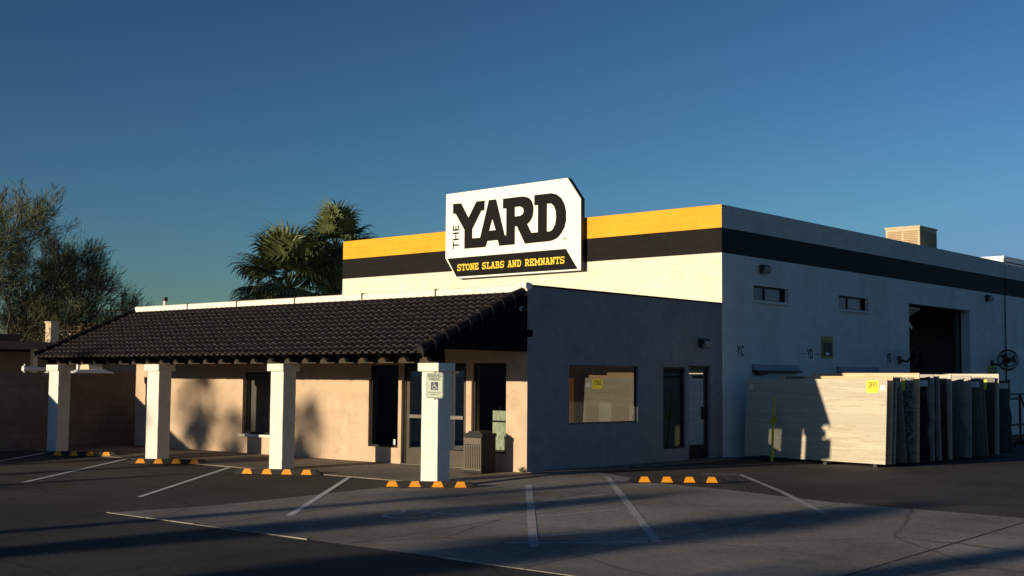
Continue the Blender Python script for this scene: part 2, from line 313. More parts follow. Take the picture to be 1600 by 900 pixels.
# ------------------------------------------------------------------ ground
def sheet(ys, x0, x1, dz, name, m, parent=None):
    mb = MB()
    for a, b in zip(ys, ys[1:]): mb.quad((x0, a, zg(a)+dz), (x1, a, zg(a)+dz), (x1, b, zg(b)+dz), (x0, b, zg(b)+dz))
    o = mb.build(name, m, parent); return o
tag(sheet([-600, 6, 19.33, 900], -900, 900, 0, 'ground', M['lot']), kind='structure')
tag(sheet([-24, 6, 10.68], -300, 300, .004, 'road', M['street']), kind='structure')
tag(sheet([-300, -27], -300, 300, .006, 'far_verge', M['dirt']), kind='structure')
mb = MB()      # concrete apron as a polygon strip following the slope
lp = [(10.72, -17.45), (12.2, -16.95), (13.8, -16.85), (16.74, -16.8)]
def xr(y):
    pts = [(10.72, 60), (18.2, 60), (18.25, -6.3), (18.42, -9.4), (19.05, -11.7), (19.33, -13.5), (20.0, -14.4), (20.8, -15.95)]
    for (a, xa), (b, xb) in zip(pts, pts[1:]):
        if a <= y <= b: return xa+(xb-xa)*(y-a)/(b-a+1e-9)
for (a, xa), (b, xb) in zip(lp, lp[1:]): mb.quad((xa, a, zg(a)+.004), (60, a, zg(a)+.004), (60, b, zg(b)+.004), (xb, b, zg(b)+.004))
mb.quad((-15.98, 16.74, zg(16.74)+.004), (60, 16.74, zg(16.74)+.004), (60, 18.2, zg(18.2)+.004), (-15.98, 18.2, zg(18.2)+.004))
yy = [18.2, 18.25, 18.42, 18.7, 19.05, 19.33, 19.65, 20.0, 20.4, 20.8]
for a, b in zip(yy, yy[1:]): mb.quad((-15.98, a, zg(a)+.004), (xr(a), a, zg(a)+.004), (xr(b), b, zg(b)+.004), (-15.98, b, zg(b)+.004))
tag(mb.build('concrete_apron', M['conc']), kind='structure')
mb = MB()
mb.prism([(-31.45, 16.75), (-16.0, 16.75), (-16.0, 16.75), (-16.0, 16.751)], 0, .001, 'Z') if 0 else None
def slab_poly(mb, x0, x1, y0, y1, t=.02):
    a, b = zg(y0), zg(y1); i = len(mb.v)
    mb.v += [(x0, y0, a-.05), (x1, y0, a-.05), (x1, y1, b-.05), (x0, y1, b-.05), (x0, y0, a+t), (x1, y0, a+t), (x1, y1, b+t), (x0, y1, b+t)]
    for q in ((3, 2, 1, 0), (4, 5, 6, 7), (0, 1, 5, 4), (1, 2, 6, 5), (2, 3, 7, 6), (3, 0, 4, 7)): mb.f.append(tuple(i+k for k in q))
for x in range(5): slab_poly(mb, -31.45+3.09*x, -31.45+3.09*(x+1)-.012, 16.75, 19.33)
slab_poly(mb, -15.997, -15.82, 16.75, 19.328, .03)
for y in range(3): slab_poly(mb, -16.43, -15.985, 19.34+2.5*y, 19.34+2.5*(y+1)-.012, .03)
tag(mb.build('walkway', M['walk']), kind='structure')
mb = MB()
x = -17.5
while x < 60:       # gutter lip broken into pale pieces, imitating intermittent highlights on the edge
    L_ = random.uniform(.5, 2.2); j = random.uniform(-.015, .015)
    if random.random() < .72 or x < -17: mb.box(x, x+L_-.02, 10.685+j*.5, 10.72+j*.5, zg(10.7)-.02, zg(10.7)+.012+j*.3)
    x += L_
tag(mb.build('gutter_lip', M['gutter']), kind='structure')
mb = MB()          # slab joints
def gline(mb, p, q, w, dz):
    p, q = Vector(p), Vector(q); d = (q-p).normalized(); n = Vector((-d.y, d.x))*w/2
    N_ = max(1, int((q-p).length/1.0)); ysplit = 19.33
    ts = [k/N_ for k in range(N_+1)]
    if (p.y-ysplit)*(q.y-ysplit) < 0: ts = sorted(ts+[(ysplit-p.y)/(q.y-p.y)])
    for a, b in zip(ts, ts[1:]):
        A, B = p+(q-p)*a, p+(q-p)*b
        pts = [A-n, B-n, B+n, A+n]; mb.quad(*[(v.x, v.y, zg(v.y)+dz) for v in pts])
for xx in (-15.1, -12.1, -9.2, -6.2, -3.2, -.2, 2.8): gline(mb, (xx, 10.8), (xx, 18.15 if xx > -9 else 18.3), .022 if xx != -6.2 else .04, .0055)
for yv in (13.55, 16.5): gline(mb, (-16.7, yv), (50, yv), .016, .0056)
tag(mb.build('concrete_joint', M['joint']), kind='structure')
mb = MB()  # pale dashes paint yellowish highlights along the slab joints
for k in range(14):
    x = random.uniform(-15.5, -4); gline(mb, (x, 13.562), (x+random.uniform(.3, 1.4), 13.564), .014, .0062)
    x = random.uniform(-14.5, -2); gline(mb, (x, 16.512), (x+random.uniform(.3, 1.4), 16.514), .014, .0062)
tag(mb.build('joint_highlight', M['gutter']), kind='structure')
def stripe(p, q, m, w=.1, name='parking_line', label=None):
    mb = MB(); gline(mb, p, q, w, .0068); o = mb.build(name, m); tag(o, kind='structure'); return o
for p, q in (((-23.12, 12.33), (-26.55, 16.73)), ((-19.01, 12.22), (-22.58, 16.72)), ((-14.94, 12.15), (-18.75, 16.72)), ((-26.4, 11.9), (-29.99, 16.52))): stripe(p, q, M['paintline'])
stripe((-10.08, 12.0), (-14.96, 17.66), M['fadeline'], .12); stripe((-9.1, 13.23), (-14.84, 19.85), M['fadeline'], .12)
stripe((-8.84, 17.11), (-13.29, 22.22), M['fadeline'], .1); stripe((-13.35, 22.2), (-13.95, 21.83), M['fadeline'], .1)
for p, q in (((-10.55, 12.03), (-9.2, 13.15)), ((-10.6, 12.75), (-10.0, 14.1)), ((-11.9, 14.3), (-11.5, 15.7)), ((-13.1, 15.8), (-12.9, 17.2))): stripe(p, q, M['fadeline'], .08)
mb = MB()     # wheelchair mark on the concrete (faded)
c0 = Vector((-13.55, 13.25)); ddx = Vector((.64, .77)); ddy = Vector((-.77, .64))
def hp(a, b): v = c0+ddx*a+ddy*b; return (v.x, v.y)
for k in range(10):
    t0, t1 = radians(100+26*k), radians(100+26*(k+1)); gline(mb, hp(.38*cos(t0), .3*sin(t0)), hp(.38*cos(t1), .3*sin(t1)), .07, .0066+.00015*k)
for a, b in (((-.05, .28), (0, .75)), ((0, .5), (.38, .45)), ((.0, .2), (.42, .2)), ((.42, .2), (.6, -.15)), ((.6, -.15), (.75, -.1))): gline(mb, hp(*a), hp(*b), .07, .0084+.0003*b[0])
tag(mb.build('wheelchair_marking', M['hcpaint']), kind='structure')
# ------------------------------------------------------------------ shop (low front building)
XS, YF, YM = -16.43, 19.33, 26.65
shop = thing('shop_building', (-23.4, YF, 0), 'low tan stucco shop with grey side wall and black tiled canopy on white columns', 'building')
HF = [(-25.66, -24.3, .49, 2.0), (-21.08, -20.13, .36, 2.17), (-20.03, -18.10, .021, 2.2), (-17.95, -16.99, .36, 2.2)]
w = buildwall(wall('Y', YF, YF+.25, -30.39, XS-.003, -.1, 3.70, HF), 'front_wall', M['stucco'], shop)
HS = [(20.67, 23.13, .94, 2.18), (24.11, 25.03, .31, 2.18), (25.17, 26.10, .03, 2.2)]
buildwall(wall('X', XS, XS-.25, YF+.003, YM-.003, -.1, 3.74, HS), 'side_wall', M['greystucco'], shop)
MB().box(-30.39, -30.14, YF+.26, YM, -.1, 3.6).build('end_wall', M['stucco'], shop)
MB().box(-30.12, XS-.26, YF+.26, YM-.01, 3.35, 3.5).build('flat_roof', M['nroof'], shop)
MB().box(-30.12, XS-.26, YF+.26, YM-.01, .0, .02).build('shop_floor', M['roomfloor'], shop)
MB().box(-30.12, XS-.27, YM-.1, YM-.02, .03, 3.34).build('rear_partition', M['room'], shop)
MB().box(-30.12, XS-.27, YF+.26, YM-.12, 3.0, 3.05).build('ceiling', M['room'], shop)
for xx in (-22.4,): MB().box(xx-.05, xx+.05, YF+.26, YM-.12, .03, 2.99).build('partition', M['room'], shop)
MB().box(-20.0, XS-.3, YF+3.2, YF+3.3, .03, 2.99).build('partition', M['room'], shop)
# parapet cap in pieces, with rust and tar at the joints
xs_ = [-30.48, -28.03, -25.93, -23.67, -21.3, -18.98, -16.42]
for k, (a, b) in enumerate(zip(xs_, xs_[1:])):
    d = random.uniform(-.008, .008)
    MB().prism([(YF-.05, 3.63), (YF-.05, 3.755+d), (YF-.02, 3.775+d), (YF+.30, 3.775+d), (YF+.30, 3.71), (YF-.004, 3.705), (YF-.004, 3.63)], a+.012, b-.012, 'X').build('coping', M['coping'], shop)
    if k: MB().box(a-.02, a+.02, YF-.058, YF+.2, 3.56+.03*(k % 2), 3.785).build('joint_seal', M['tar'], shop)
MB().prism([(YF-.04, 3.64), (YF-.10, 3.72), (YF-.09, 3.80), (YF-.02, 3.81), (YF+.1, 3.79), (YF+.1, 3.70)], -16.60, -16.40, 'X').build('torn_flashing', M['coping'], shop)
# side parapet edge
MB().box(XS-.3, XS+.025, YF-.02, YM-.004, 3.742, 3.772).build('side_coping', M['blackwood'], shop)
# windows
def window(parent, axis, plane, u0, u1, z0, z1, fr=.05, depth=.12, mull=(), hm=(), glass='glass', m='bronze', name='window', sgn=1):
    """frame inside the opening; plane = glass plane"""
    def B(mb, a, b, c, d, t):
        if axis == 'Y': mb.box(a, b, plane-t, plane+t, c, d)
        else: mb.box(plane-t, plane+t, a, b, c, d)
    mb = MB(); e = .002; t = .03
    B(mb, u0+e, u0+fr, z0+e, z1-e, t); B(mb, u1-fr, u1-e, z0+e, z1-e, t); B(mb, u0+fr, u1-fr, z1-fr, z1-e, t-.001); B(mb, u0+fr, u1-fr, z0+e, z0+fr, t-.001)
    for q in mull: B(mb, q-.025, q+.025, z0+fr, z1-fr, t-.003)
    for q in hm: B(mb, u0+fr, u1-fr, q-.02, q+.02, t-.005)
    f = mb.build(name, M[m], parent)
    g = MB(); B(g, u0+fr-.01, u1-fr+.01, z0+fr-.01, z1-fr+.01, .003)
    if axis == 'Y': g = MB().quad((u0+fr-.01, plane, z0+fr-.01), (u1-fr+.01, plane, z0+fr-.01), (u1-fr+.01, plane, z1-fr+.01), (u0+fr-.01, plane, z1-fr+.01))
    else: g = MB().quad((plane, u0+fr-.01, z0+fr-.01), (plane, u1-fr+.01, z0+fr-.01), (plane, u1-fr+.01, z1-fr+.01), (plane, u0+fr-.01, z1-fr+.01))
    g.build('pane', M[glass], f); return f
f = window(shop, 'Y', YF+.1, -25.66, -24.3, .49, 2.0, glass='glass')
MB().box(-25.74, -24.22, YF-.07, YF+.06, .43, .487).build('window_sill', M['stuccowhite'], f)
MB().box(-25.62, -24.34, YF+.2, YF+.215, .5, 1.99).build('blind', M['blind'], f)
window(shop, 'Y', YF+.1, -21.08, -20.13, .36, 2.17, fr=.045, glass='darkglass')
f = window(shop, 'Y', YF+.1, -17.95, -16.99, .36, 2.2, fr=.045, hm=(), glass='glass')
tag(MB().box(-20.34, -20.27, YF+.06, YF+.072, .42, .54).build('door_sticker', M['label'], shop))
# double door
df = MB(); D0, D1, DZ = -20.03, -18.10, 2.2
df.box(D0+.002, D0+.06, YF+.08, YF+.18, .022, DZ-.002).box(D1-.06, D1-.002, YF+.08, YF+.18, .022, DZ-.002).box(D0+.06, D1-.06, YF+.081, YF+.179, DZ-.07, DZ-.002)
dfo = df.build('door_frame', M['bronze'], shop)
mid = (D0+D1)/2
for a, b in ((D0+.065, mid-.004), (mid+.004, D1-.065)):
    q = MB(); y0, y1 = YF+.10, YF+.145
    q.box(a, a+.09, y0, y1, .03, DZ-.075).box(b-.09, b, y0, y1, .03, DZ-.075).box(a+.09, b-.09, y0+.001, y1-.001, DZ-.17, DZ-.075).box(a+.09, b-.09, y0+.001, y1-.001, .03, .36)
    dl = q.build('door_leaf', M['doorbronze'], shop)
    MB().box(a+.092, b-.092, y0-.03, y1-.002, 1.02, 1.09).build('push_rail', M['railmetal'], dl)
    MB().quad((a+.085, YF+.12, .35), (b-.085, YF+.12, .35), (b-.085, YF+.12, DZ-.16), (a+.085, YF+.12, DZ-.16)).build('pane', M['darkglass'], dl)
MB().box(D0, D1, YF-.02, YF+.2, .021, .035).build('threshold', M['railmetal'], shop)
# side wall window, sidelight, glass door
f = window(shop, 'X', XS-.08, 20.67, 23.13, .94, 2.18, fr=.035)
pn = [k for k in bpy.data.objects if k.parent == f][0]
for v in pn.data.vertices: v.co.x += (v.co.y+shop.location.y-21.9)*.0165 if abs(v.co.y) > 0 else 0
window(shop, 'X', XS-.08, 24.11, 25.03, .31, 2.18, fr=.035)
q = MB(); x0, x1 = XS-.12, XS-.075
q.box(x0, x1, 25.172, 25.27, .031, 2.198).box(x0, x1, 26.0, 26.098, .031, 2.198).box(x0+.001, x1-.001, 25.27, 26.0, 2.1, 2.198).box(x0+.001, x1-.001, 25.27, 26.0, .031, .36)
dl = q.build('glass_door', M['bronze'], shop)
MB().quad((XS-.1, 25.26, .35), (XS-.1, 26.01, .35), (XS-.1, 26.01, 2.11), (XS-.1, 25.26, 2.11)).build('pane', M['glass'], dl)
MB().box(XS-.07, XS-.03, 25.95, 25.99, .95, 1.25).build('handle', M['steel'], dl)
MB().box(XS-.06, XS+.03, 25.14, 26.13, 2.202, 2.225).build('door_hood', M['bronze'], shop)
# ---- columns
CX = [(-30.50, -30.03), (-26.02, -25.54), (-21.42, -21.0), (-16.92, -16.49)]
C0, C1 = 16.85, 17.19
def bumpy_box(x0, x1, y0, y1, z0, z1, n=10, j=.003):
    mb = MB(); ring = lambda: None
    px = [(x0, y0), ((x0+x1)/2, y0), (x1, y0), (x1, (y0+y1)/2), (x1, y1), ((x0+x1)/2, y1), (x0, y1), (x0, (y0+y1)/2)]
    base = len(mb.v)
    for k in range(n+1):
        z = z0+(z1-z0)*k/n
        for (a, b) in px: mb.v.append((a+random.uniform(-j, j), b+random.uniform(-j, j), z))
    for k in range(n):
        for i in range(8): mb.f.append((k*8+i, k*8+(i+1) % 8, (k+1)*8+(i+1) % 8, (k+1)*8+i))
    mb.f.append(tuple(range(7, -1, -1))); mb.f.append(tuple(n*8+i for i in range(8)))
    return mb
for (a, b) in CX:
    c = bumpy_box(a, b, C0, C1, -.08, 2.0, 14).build('column', M['stuccowhite'], shop, bevel=.012)
    bumpy_box(a-.06, b+.06, C0-.06, C1+.06, 2.002, 2.16, 2, .003).build('capital', M['stuccowhite'], c, bevel=.015)
MB().box(-30.45, -16.60, 16.95, 17.15, 2.163, 2.32).build('beam', M['beamshade'], shop)
MB().box(-30.45, -16.60, 16.97, 17.13, 2.321, 2.45).build('eave_shade_strip', M['blackwood'], shop)  # black strip above the beam, standing in for shade under the eave
# ---- tiled canopy roof
RX0, RX1, EY, EZ, RY, RZ = -30.52, -16.5, 16.45, 2.36, 19.29, 3.60
NC = 12; pitch = .205; seg = 8
NB = int(round((RX1-RX0)/pitch)); pitch = (RX1-RX0)/NB
sl = Vector((0, RY-EY, RZ-EZ)); sn = Vector((0, -(RZ-EZ), RY-EY)).normalized()
def hump(u): return .033*sin(pi*u/.62) if u < .62 else -.012*sin(pi*(u-.62)/.38)
mb = MB(); lip = MB()
for c in range(NC):
    t0, t1 = c/NC-.012, (c+1)/NC+.012
    for b in range(NB):
        dj = random.uniform(-.012, .012); hj = random.uniform(-.005, .006)
        prevs = None
        for k in range(seg+1):
            u = k/seg; x = RX0+(b+u)*pitch; h = hump(u)
            P0 = Vector((x, EY, EZ))+sl*(t0+dj/3)+sn*(h+.034+hj); P1 = Vector((x, EY, EZ))+sl*t1+sn*(h+.004)
            Pl = P0-sn*.024
            if prevs: mb.quad(prevs[0], tuple(P0), tuple(P1), prevs[1]); lip.quad(prevs[2], tuple(Pl), tuple(P0), prevs[0])
            prevs = (tuple(P0), tuple(P1), tuple(Pl))
roof = mb.build('tile_roof', M['tile'], shop); lip.build('tile_edge', M['tilelip'], roof)
dk = MB().prism([(EY+.05, EZ-.03), (EY+.05, EZ-.005), (RY, RZ-.02), (RY, RZ-.10)], RX0+.03, RX1-.03, 'X'); dk.build('roof_deck', M['blackwood'], roof)
# rake tiles down both gable edges
for xe, s in ((RX1, 1), (RX0, -1)):
    for c in range(9):
        a, b = c/9-.01, (c+1)/9+.015
        pa = Vector((xe-.02*s, EY, EZ))+sl*a+sn*.065; pb = Vector((xe-.02*s, EY, EZ))+sl*b+sn*.045
        MB().tube([tuple(pa), tuple(pb)], [.085, .068], 10).build('rake_tile', M['tile'], roof, smooth=False)
        if s > 0: MB().prism([(pa.y-.0, pa.z-.16), (pa.y+.03, pa.z-.13), (pa.y+.06, pa.z+.0), (pa.y-.02, pa.z-.02)], xe+.055, xe+.075, 'X').build('tile_hook', M['tilelip'], roof)
# gable infill
MB().prism([(17.02, 2.42), (YF-.02, 2.42), (YF-.02, RZ-.06), (16.62, EZ+.02), (16.62, EZ-.0)], RX1-.05, XS+.004, 'X').build('gable_panel', M['blackwood'], shop)
MB().box(RX1-.052, RX1-.006, 16.95, 17.03, 2.165, 2.43).build('gable_trim', M['blackwood'], shop)
MB().box(XS-.02, XS+.05, YF-.02, YF+.10, 2.72, 2.86).build('ledger_end', M['blackwood'], shop)
# rafter tails with a scroll shape
NR = 25
for k in range(NR):
    x = RX0+.12+(RX1-RX0-.24)*k/(NR-1)
    prof = [(16.94, 2.42), (16.94, 2.22), (16.88, 2.185), (16.79, 2.18), (16.74, 2.21), (16.72, 2.255), (16.64, 2.285), (16.56, 2.295), (16.53, 2.315), (16.50, 2.32), (16.50, 2.355)]
    MB().prism(prof, x-.05, x+.05, 'X').build('rafter_tail', M['blackwood'], roof)
MB().box(RX0+.05, RX1-.05, EY+.03, EY+.045, EZ-.015, EZ+.012).build('drip_edge', M['tilelip'], roof)
# ------------------------------------------------------------------ warehouse
wh = thing('warehouse', (-23.4, YM, 0), 'tall white painted block warehouse with yellow and black bands round the top', 'building')
WX0 = -30.36
for nm, m, a, b in (('wall', 'blockfront', -.1, 5.01), ('painted_stripe', 'blackfront', 5.01, 5.63), ('painted_stripe', 'yellow', 5.63, 6.2)):
    o = buildwall(wall('Y', YM, YM+.25, WX0, XS-.002, a, b), nm, M[m], wh)
YE1, YE2 = 45.7, 95
HW = [(28.15, 29.95, 3.93, 4.30), (32.8, 34.69, 3.93, 4.30), (37.49, 42.35, .0, 4.31)]
buildwall(wall('X', XS, XS-.3, YM+.002, YE1, -.1, 5.01, HW), 'wall', M['blockside'], wh)
MB().box(XS-.3, XS, YM+.002, YE1, 5.01, 5.63).build('painted_stripe', M['blackside'], wh)
MB().box(XS-.3, XS, YM+.002, YE1, 5.63, 6.2).build('painted_stripe', M['stripeside'], wh)
MB().box(WX0, WX0+.25, YM+.26, YE1, -.1, 6.2).build('wall', M['blockfront'], wh)
MB().box(WX0+.26, XS-.31, YM+.26, YE1, 5.7, 5.8).build('roof', M['nroof'], wh)
MB().box(WX0+.3, XS-.31, YM+.26, YE1, 0, .02).build('floor', M['roomfloor'], wh)
MB().box(-24.6, -24.5, YM+.3, YE1, .02, 5.69).build('inner_wall', M['nwall'], wh)
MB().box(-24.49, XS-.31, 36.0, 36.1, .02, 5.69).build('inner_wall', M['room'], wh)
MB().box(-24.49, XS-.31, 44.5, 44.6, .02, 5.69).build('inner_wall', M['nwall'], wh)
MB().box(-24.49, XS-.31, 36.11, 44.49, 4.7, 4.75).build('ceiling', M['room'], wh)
# sills + high windows
for (a, b) in ((28.15, 29.95), (32.8, 34.69)):
    f = window(wh, 'X', XS-.14, a, b, 3.93, 4.30, fr=.035, mull=(a+(b-a)*.42,), glass='highglass')
    MB().box(XS-.13, XS+.05, a-.02, b+.02, 3.86, 3.927).build('window_sill', M['blockside'], f)
    MB().box(XS-.2, XS-.19, a+(b-a)*.5, b-.12, 3.97, 4.26).build('reflection_sheet', M['label'], f)  # pale sheet imitating the sky reflected in the right half
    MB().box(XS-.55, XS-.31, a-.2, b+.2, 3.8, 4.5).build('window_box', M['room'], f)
# roller door parts in the bay
q = MB(); q.box(XS-.42, XS-.31, 42.1, 42.18, .02, 4.5); q.build('door_track', M['conduit'], wh)
q = MB()
for k in range(8):
    t0, t1 = radians(90*k/8), radians(90*(k+1)/8)
    q.quad((XS-.4-1.2*sin(t0), 37.6, 4.4-1.2*(1-cos(t0))*.4), (XS-.4-1.2*sin(t1), 37.6, 4.4-1.2*(1-cos(t1))*.4), (XS-.4-1.2*sin(t1), 37.75, 4.3-1.2*(1-cos(t1))*.4), (XS-.4-1.2*sin(t0), 37.75, 4.3-1.2*(1-cos(t0))*.4))
q.build('door_track', M['railmetal'], wh)
MB().obox((XS-.7, 38.6, 4.0), (.02, .55, -.4), (.05, 0, 0), (0, .03, .04)).build('door_brace', M['railmetal'], wh)
MB().obox((XS-.8, 38.4, 4.15), (.3, .5, -.1), (.0, .02, .02), (.25, 0, .15)).build('raised_door_panel', M['white'], wh)
# painted letters
for txt, y, z in (('YC', 27.5, 2.5), ('YD', 31.1, 2.5), ('YE', 36.0, 2.48)):
    text_mesh(txt, .25, M['letter'], 'painted_letters', wh, (XS+.004, y, z), (0, 1, 0), (0, 0, 1), width=.32, bold=.02)
MB().box(XS, XS+.003, 31.36, 31.62, 2.61, 2.625).build('painted_dash', M['letter'], wh)
MB().box(XS, XS+.003, 30.62, 30.85, 2.61, 2.625).build('painted_dash', M['letter'], wh)
MB().tube([(XS+.02, YE1-.08, .1), (XS+.02, YE1-.08, 5.0)], .022, 6).build('conduit', M['conduit'], wh)
# second block beyond
nb = thing('rear_warehouse', (-23.4, YE1, 0), 'continuation of the white warehouse beyond the vertical conduit, corrugated black band', 'building')
MB().box(-30, XS+.02, YE1+.004, YE2, -.1, 5.01).build('wall', M['blockside'], nb)
q = MB(); y = YE1+.004
while y < 60:
    q.box(-30, XS+.02, y, y+.16, 5.01, 5.63); q.box(-30, XS+.03, y+.16, y+.3, 5.01, 5.63); y += .3
q.build('painted_stripe', M['blackside'], nb)
MB().box(-30, XS+.02, YE1+.004, YE2, 5.63, 6.14).build('painted_stripe', M['stripeside'], nb)
pb = thing('roof_enclosure', (-18.8, 50, 6.1), 'white walled rooftop enclosure behind the far end of the warehouse', 'roof structure')
MB().box(-19.3, -18.02, 50, 80, 5.8, 6.80).build('wall', M['white'], pb)
q = MB().box(-19.33, -17.97, 49.96, 80.02, 6.80, 6.86); q.build('coping', M['white'], pb)
MB().box(-18.02, -17.99, 50.05, 80, 6.62, 6.66).build('trim', M['nroof'], pb)
# ------------------------------------------------------------------ big sign
sg = thing('shop_sign', (-23.1, 26.5, 4.77), 'white angular board with big black YARD lettering above the tiled canopy', 'sign')
board = [(-25.642, 7.26), (-21.107, 7.293), (-20.653, 6.685), (-20.645, 4.777), (-25.181, 4.767), (-25.646, 5.382)]
MB().prism(board, 26.45, 26.47, 'Y').build('sign_face', M['signwhite'], sg)
def ins(poly, s):
    cx = sum(p[0] for p in poly)/len(poly); cz = sum(p[1] for p in poly)/len(poly); return [(cx+(p[0]-cx)*s, cz+(p[1]-cz)*s) for p in poly]
MB().prism(ins(board, 1.006), 26.472, 26.60, 'Y').build('sign_box', M['signedge'], sg)
for x in (-25, -21.5): MB().box(x-.03, x+.03, 26.602, YM+.01, 4.9, 6.2).build('mounting_rail', M['steel'], sg)
OUT = [(-25.359, 6.953), (-25.035, 6.944), (-24.74, 6.5), (-24.44, 6.944), (-24.11, 6.942), (-24.128, 6.665), (-24.242, 6.662), (-24.587, 6.157), (-24.584, 5.896), (-24.28, 5.894), (-23.955, 6.943), (-23.677, 6.94), (-23.346, 5.895), (-23.290, 5.895), (-23.294, 6.648), (-23.42, 6.652), (-23.423, 6.935), (-22.684, 6.935), (-22.487, 6.886), (-22.369, 6.792), (-22.304, 6.645), (-22.298, 6.494), (-22.326, 6.347), (-22.408, 6.222), (-22.519, 6.145), (-22.371, 5.894), (-22.139, 5.896), (-22.139, 6.640), (-22.27, 6.645), (-22.273, 6.932), (-21.668, 6.931), (-21.479, 6.88), (-21.314, 6.762), (-21.206, 6.587), (-21.149, 6.381), (-21.147, 6.143), (-21.202, 5.965), (-21.308, 5.808), (-21.448, 5.689), (-21.612, 5.634), (-21.73, 5.620), (-22.598, 5.61), (-22.898, 6.117), (-22.970, 6.115), (-22.970, 5.613), (-23.546, 5.611), (-23.608, 5.778), (-23.993, 5.775), (-24.068, 5.61), (-24.892, 5.611), (-24.895, 6.16), (-25.251, 6.657), (-25.354, 6.659)]
HOL = [[(-23.815, 6.396), (-23.934, 6.067), (-23.688, 6.068)], [(-22.976, 6.662), (-22.78, 6.659), (-22.681, 6.609), (-22.65, 6.523), (-22.679, 6.443), (-22.777, 6.402), (-22.976, 6.395)], [(-21.818, 6.651), (-21.666, 6.646), (-21.571, 6.564), (-21.514, 6.43), (-21.498, 6.244), (-21.53, 6.063), (-21.614, 5.94), (-21.709, 5.892), (-21.818, 5.892)]]
cu = bpy.data.curves.new('lettering', 'CURVE'); cu.dimensions = '2D'; cu.fill_mode = 'FRONT'
for poly in [OUT]+HOL:
    sp_ = cu.splines.new('POLY'); sp_.points.add(len(poly)-1); sp_.use_cyclic_u = True
    for i, (x, z) in enumerate(poly): sp_.points[i].co = (x, z, 0, 1)
to = bpy.data.objects.new('tmp', cu); COL.objects.link(to); bpy.context.view_layer.update()
me = bpy.data.meshes.new_from_object(to.evaluated_get(bpy.context.evaluated_depsgraph_get())); COL.objects.unlink(to); bpy.data.objects.remove(to)
org = world_loc(sg)
for v in me.vertices: v.co = Vector((v.co.x, 26.444, v.co.y))-org
me.materials.clear(); me.materials.append(M['signblack'])
o = bpy.data.objects.new('lettering', me); COL.objects.link(o); o.parent = sg
bar = MB().quad(*[(x, 26.446, z) for x, z in [(-25.569, 5.366), (-21.152, 5.378), (-20.749, 4.815), (-25.192, 4.815)]]).build('name_panel', M['signblack'], sg)
text_mesh('THE', .235, M['signblack'], 'lettering', sg, (-25.12, 26.444, 5.975), (0, 0, 1), (-1, 0, 0), width=.69, bold=.012)
text_mesh('TM', .06, M['signblack'], 'lettering', sg, (-21.21, 26.444, 5.62), (1, 0, 0), (0, 0, 1), width=.14)
# slab-serif stroke letters for the tag line
GL = {'S': ([[(.9, .8), (.72, .98), (.3, .98), (.1, .82), (.12, .62), (.3, .53), (.7, .47), (.9, .36), (.9, .16), (.7, .02), (.28, .02), (.08, .2)]], [(.08, .0, .08, .26), (.92, .72, .92, 1)]),
 'T': ([[(.5, 0), (.5, .97)], [(.0, .97), (1, .97)]], [(.28, .03, .72, .03), (.04, .76, .04, 1), (.96, .76, .96, 1)]),
 'O': ([[(.5, .98), (.8, .88), (.94, .5), (.8, .12), (.5, .02), (.2, .12), (.06, .5), (.2, .88), (.5, .98)]], []),
 'N': ([[(.18, 0), (.18, 1)], [(.18, .97), (.8, .03)], [(.82, 0), (.82, 1)]], [(0, .03, .38, .03), (.62, .97, 1, .97), (0, .97, .2, .97)]),
 'E': ([[(.2, 0), (.2, 1)], [(.02, .97), (.9, .97)], [(.2, .5), (.66, .5)], [(.02, .03), (.92, .03)]], [(.9, .74, .9, 1), (.94, 0, .94, .27), (.66, .38, .66, .62)]),
 'L': ([[(.3, 0), (.3, 1)], [(.06, .03), (.9, .03)]], [(.06, .97, .56, .97), (.92, 0, .92, .3)]),
 'A': ([[(.14, 0), (.46, .97)], [(.86, 0), (.54, .97)], [(.28, .34), (.72, .34)]], [(0, .03, .32, .03), (.68, .03, 1, .03), (.28, .97, .6, .97)]),
 'B': ([[(.2, 0), (.2, 1)], [(.02, .97), (.66, .97), (.84, .85), (.84, .65), (.68, .53), (.2, .53)], [(.68, .53), (.9, .4), (.9, .15), (.7, .03), (.02, .03)]], []),
 'D': ([[(.2, 0), (.2, 1)], [(.02, .97), (.58, .97), (.86, .78), (.92, .5), (.86, .22), (.58, .03), (.02, .03)]], []),
 'R': ([[(.2, 0), (.2, 1)], [(.02, .97), (.66, .97), (.86, .84), (.86, .6), (.66, .47), (.2, .47)], [(.56, .47), (.86, .03)]], [(.02, .03, .4, .03), (.74, .03, 1, .03)]),
 'M': ([[(.16, 0), (.16, 1)], [(.16, .97), (.5, .3)], [(.5, .3), (.84, .97)], [(.84, 0), (.84, 1)]], [(0, .03, .32, .03), (.68, .03, 1, .03), (0, .97, .2, .97), (.8, .97, 1, .97)])}
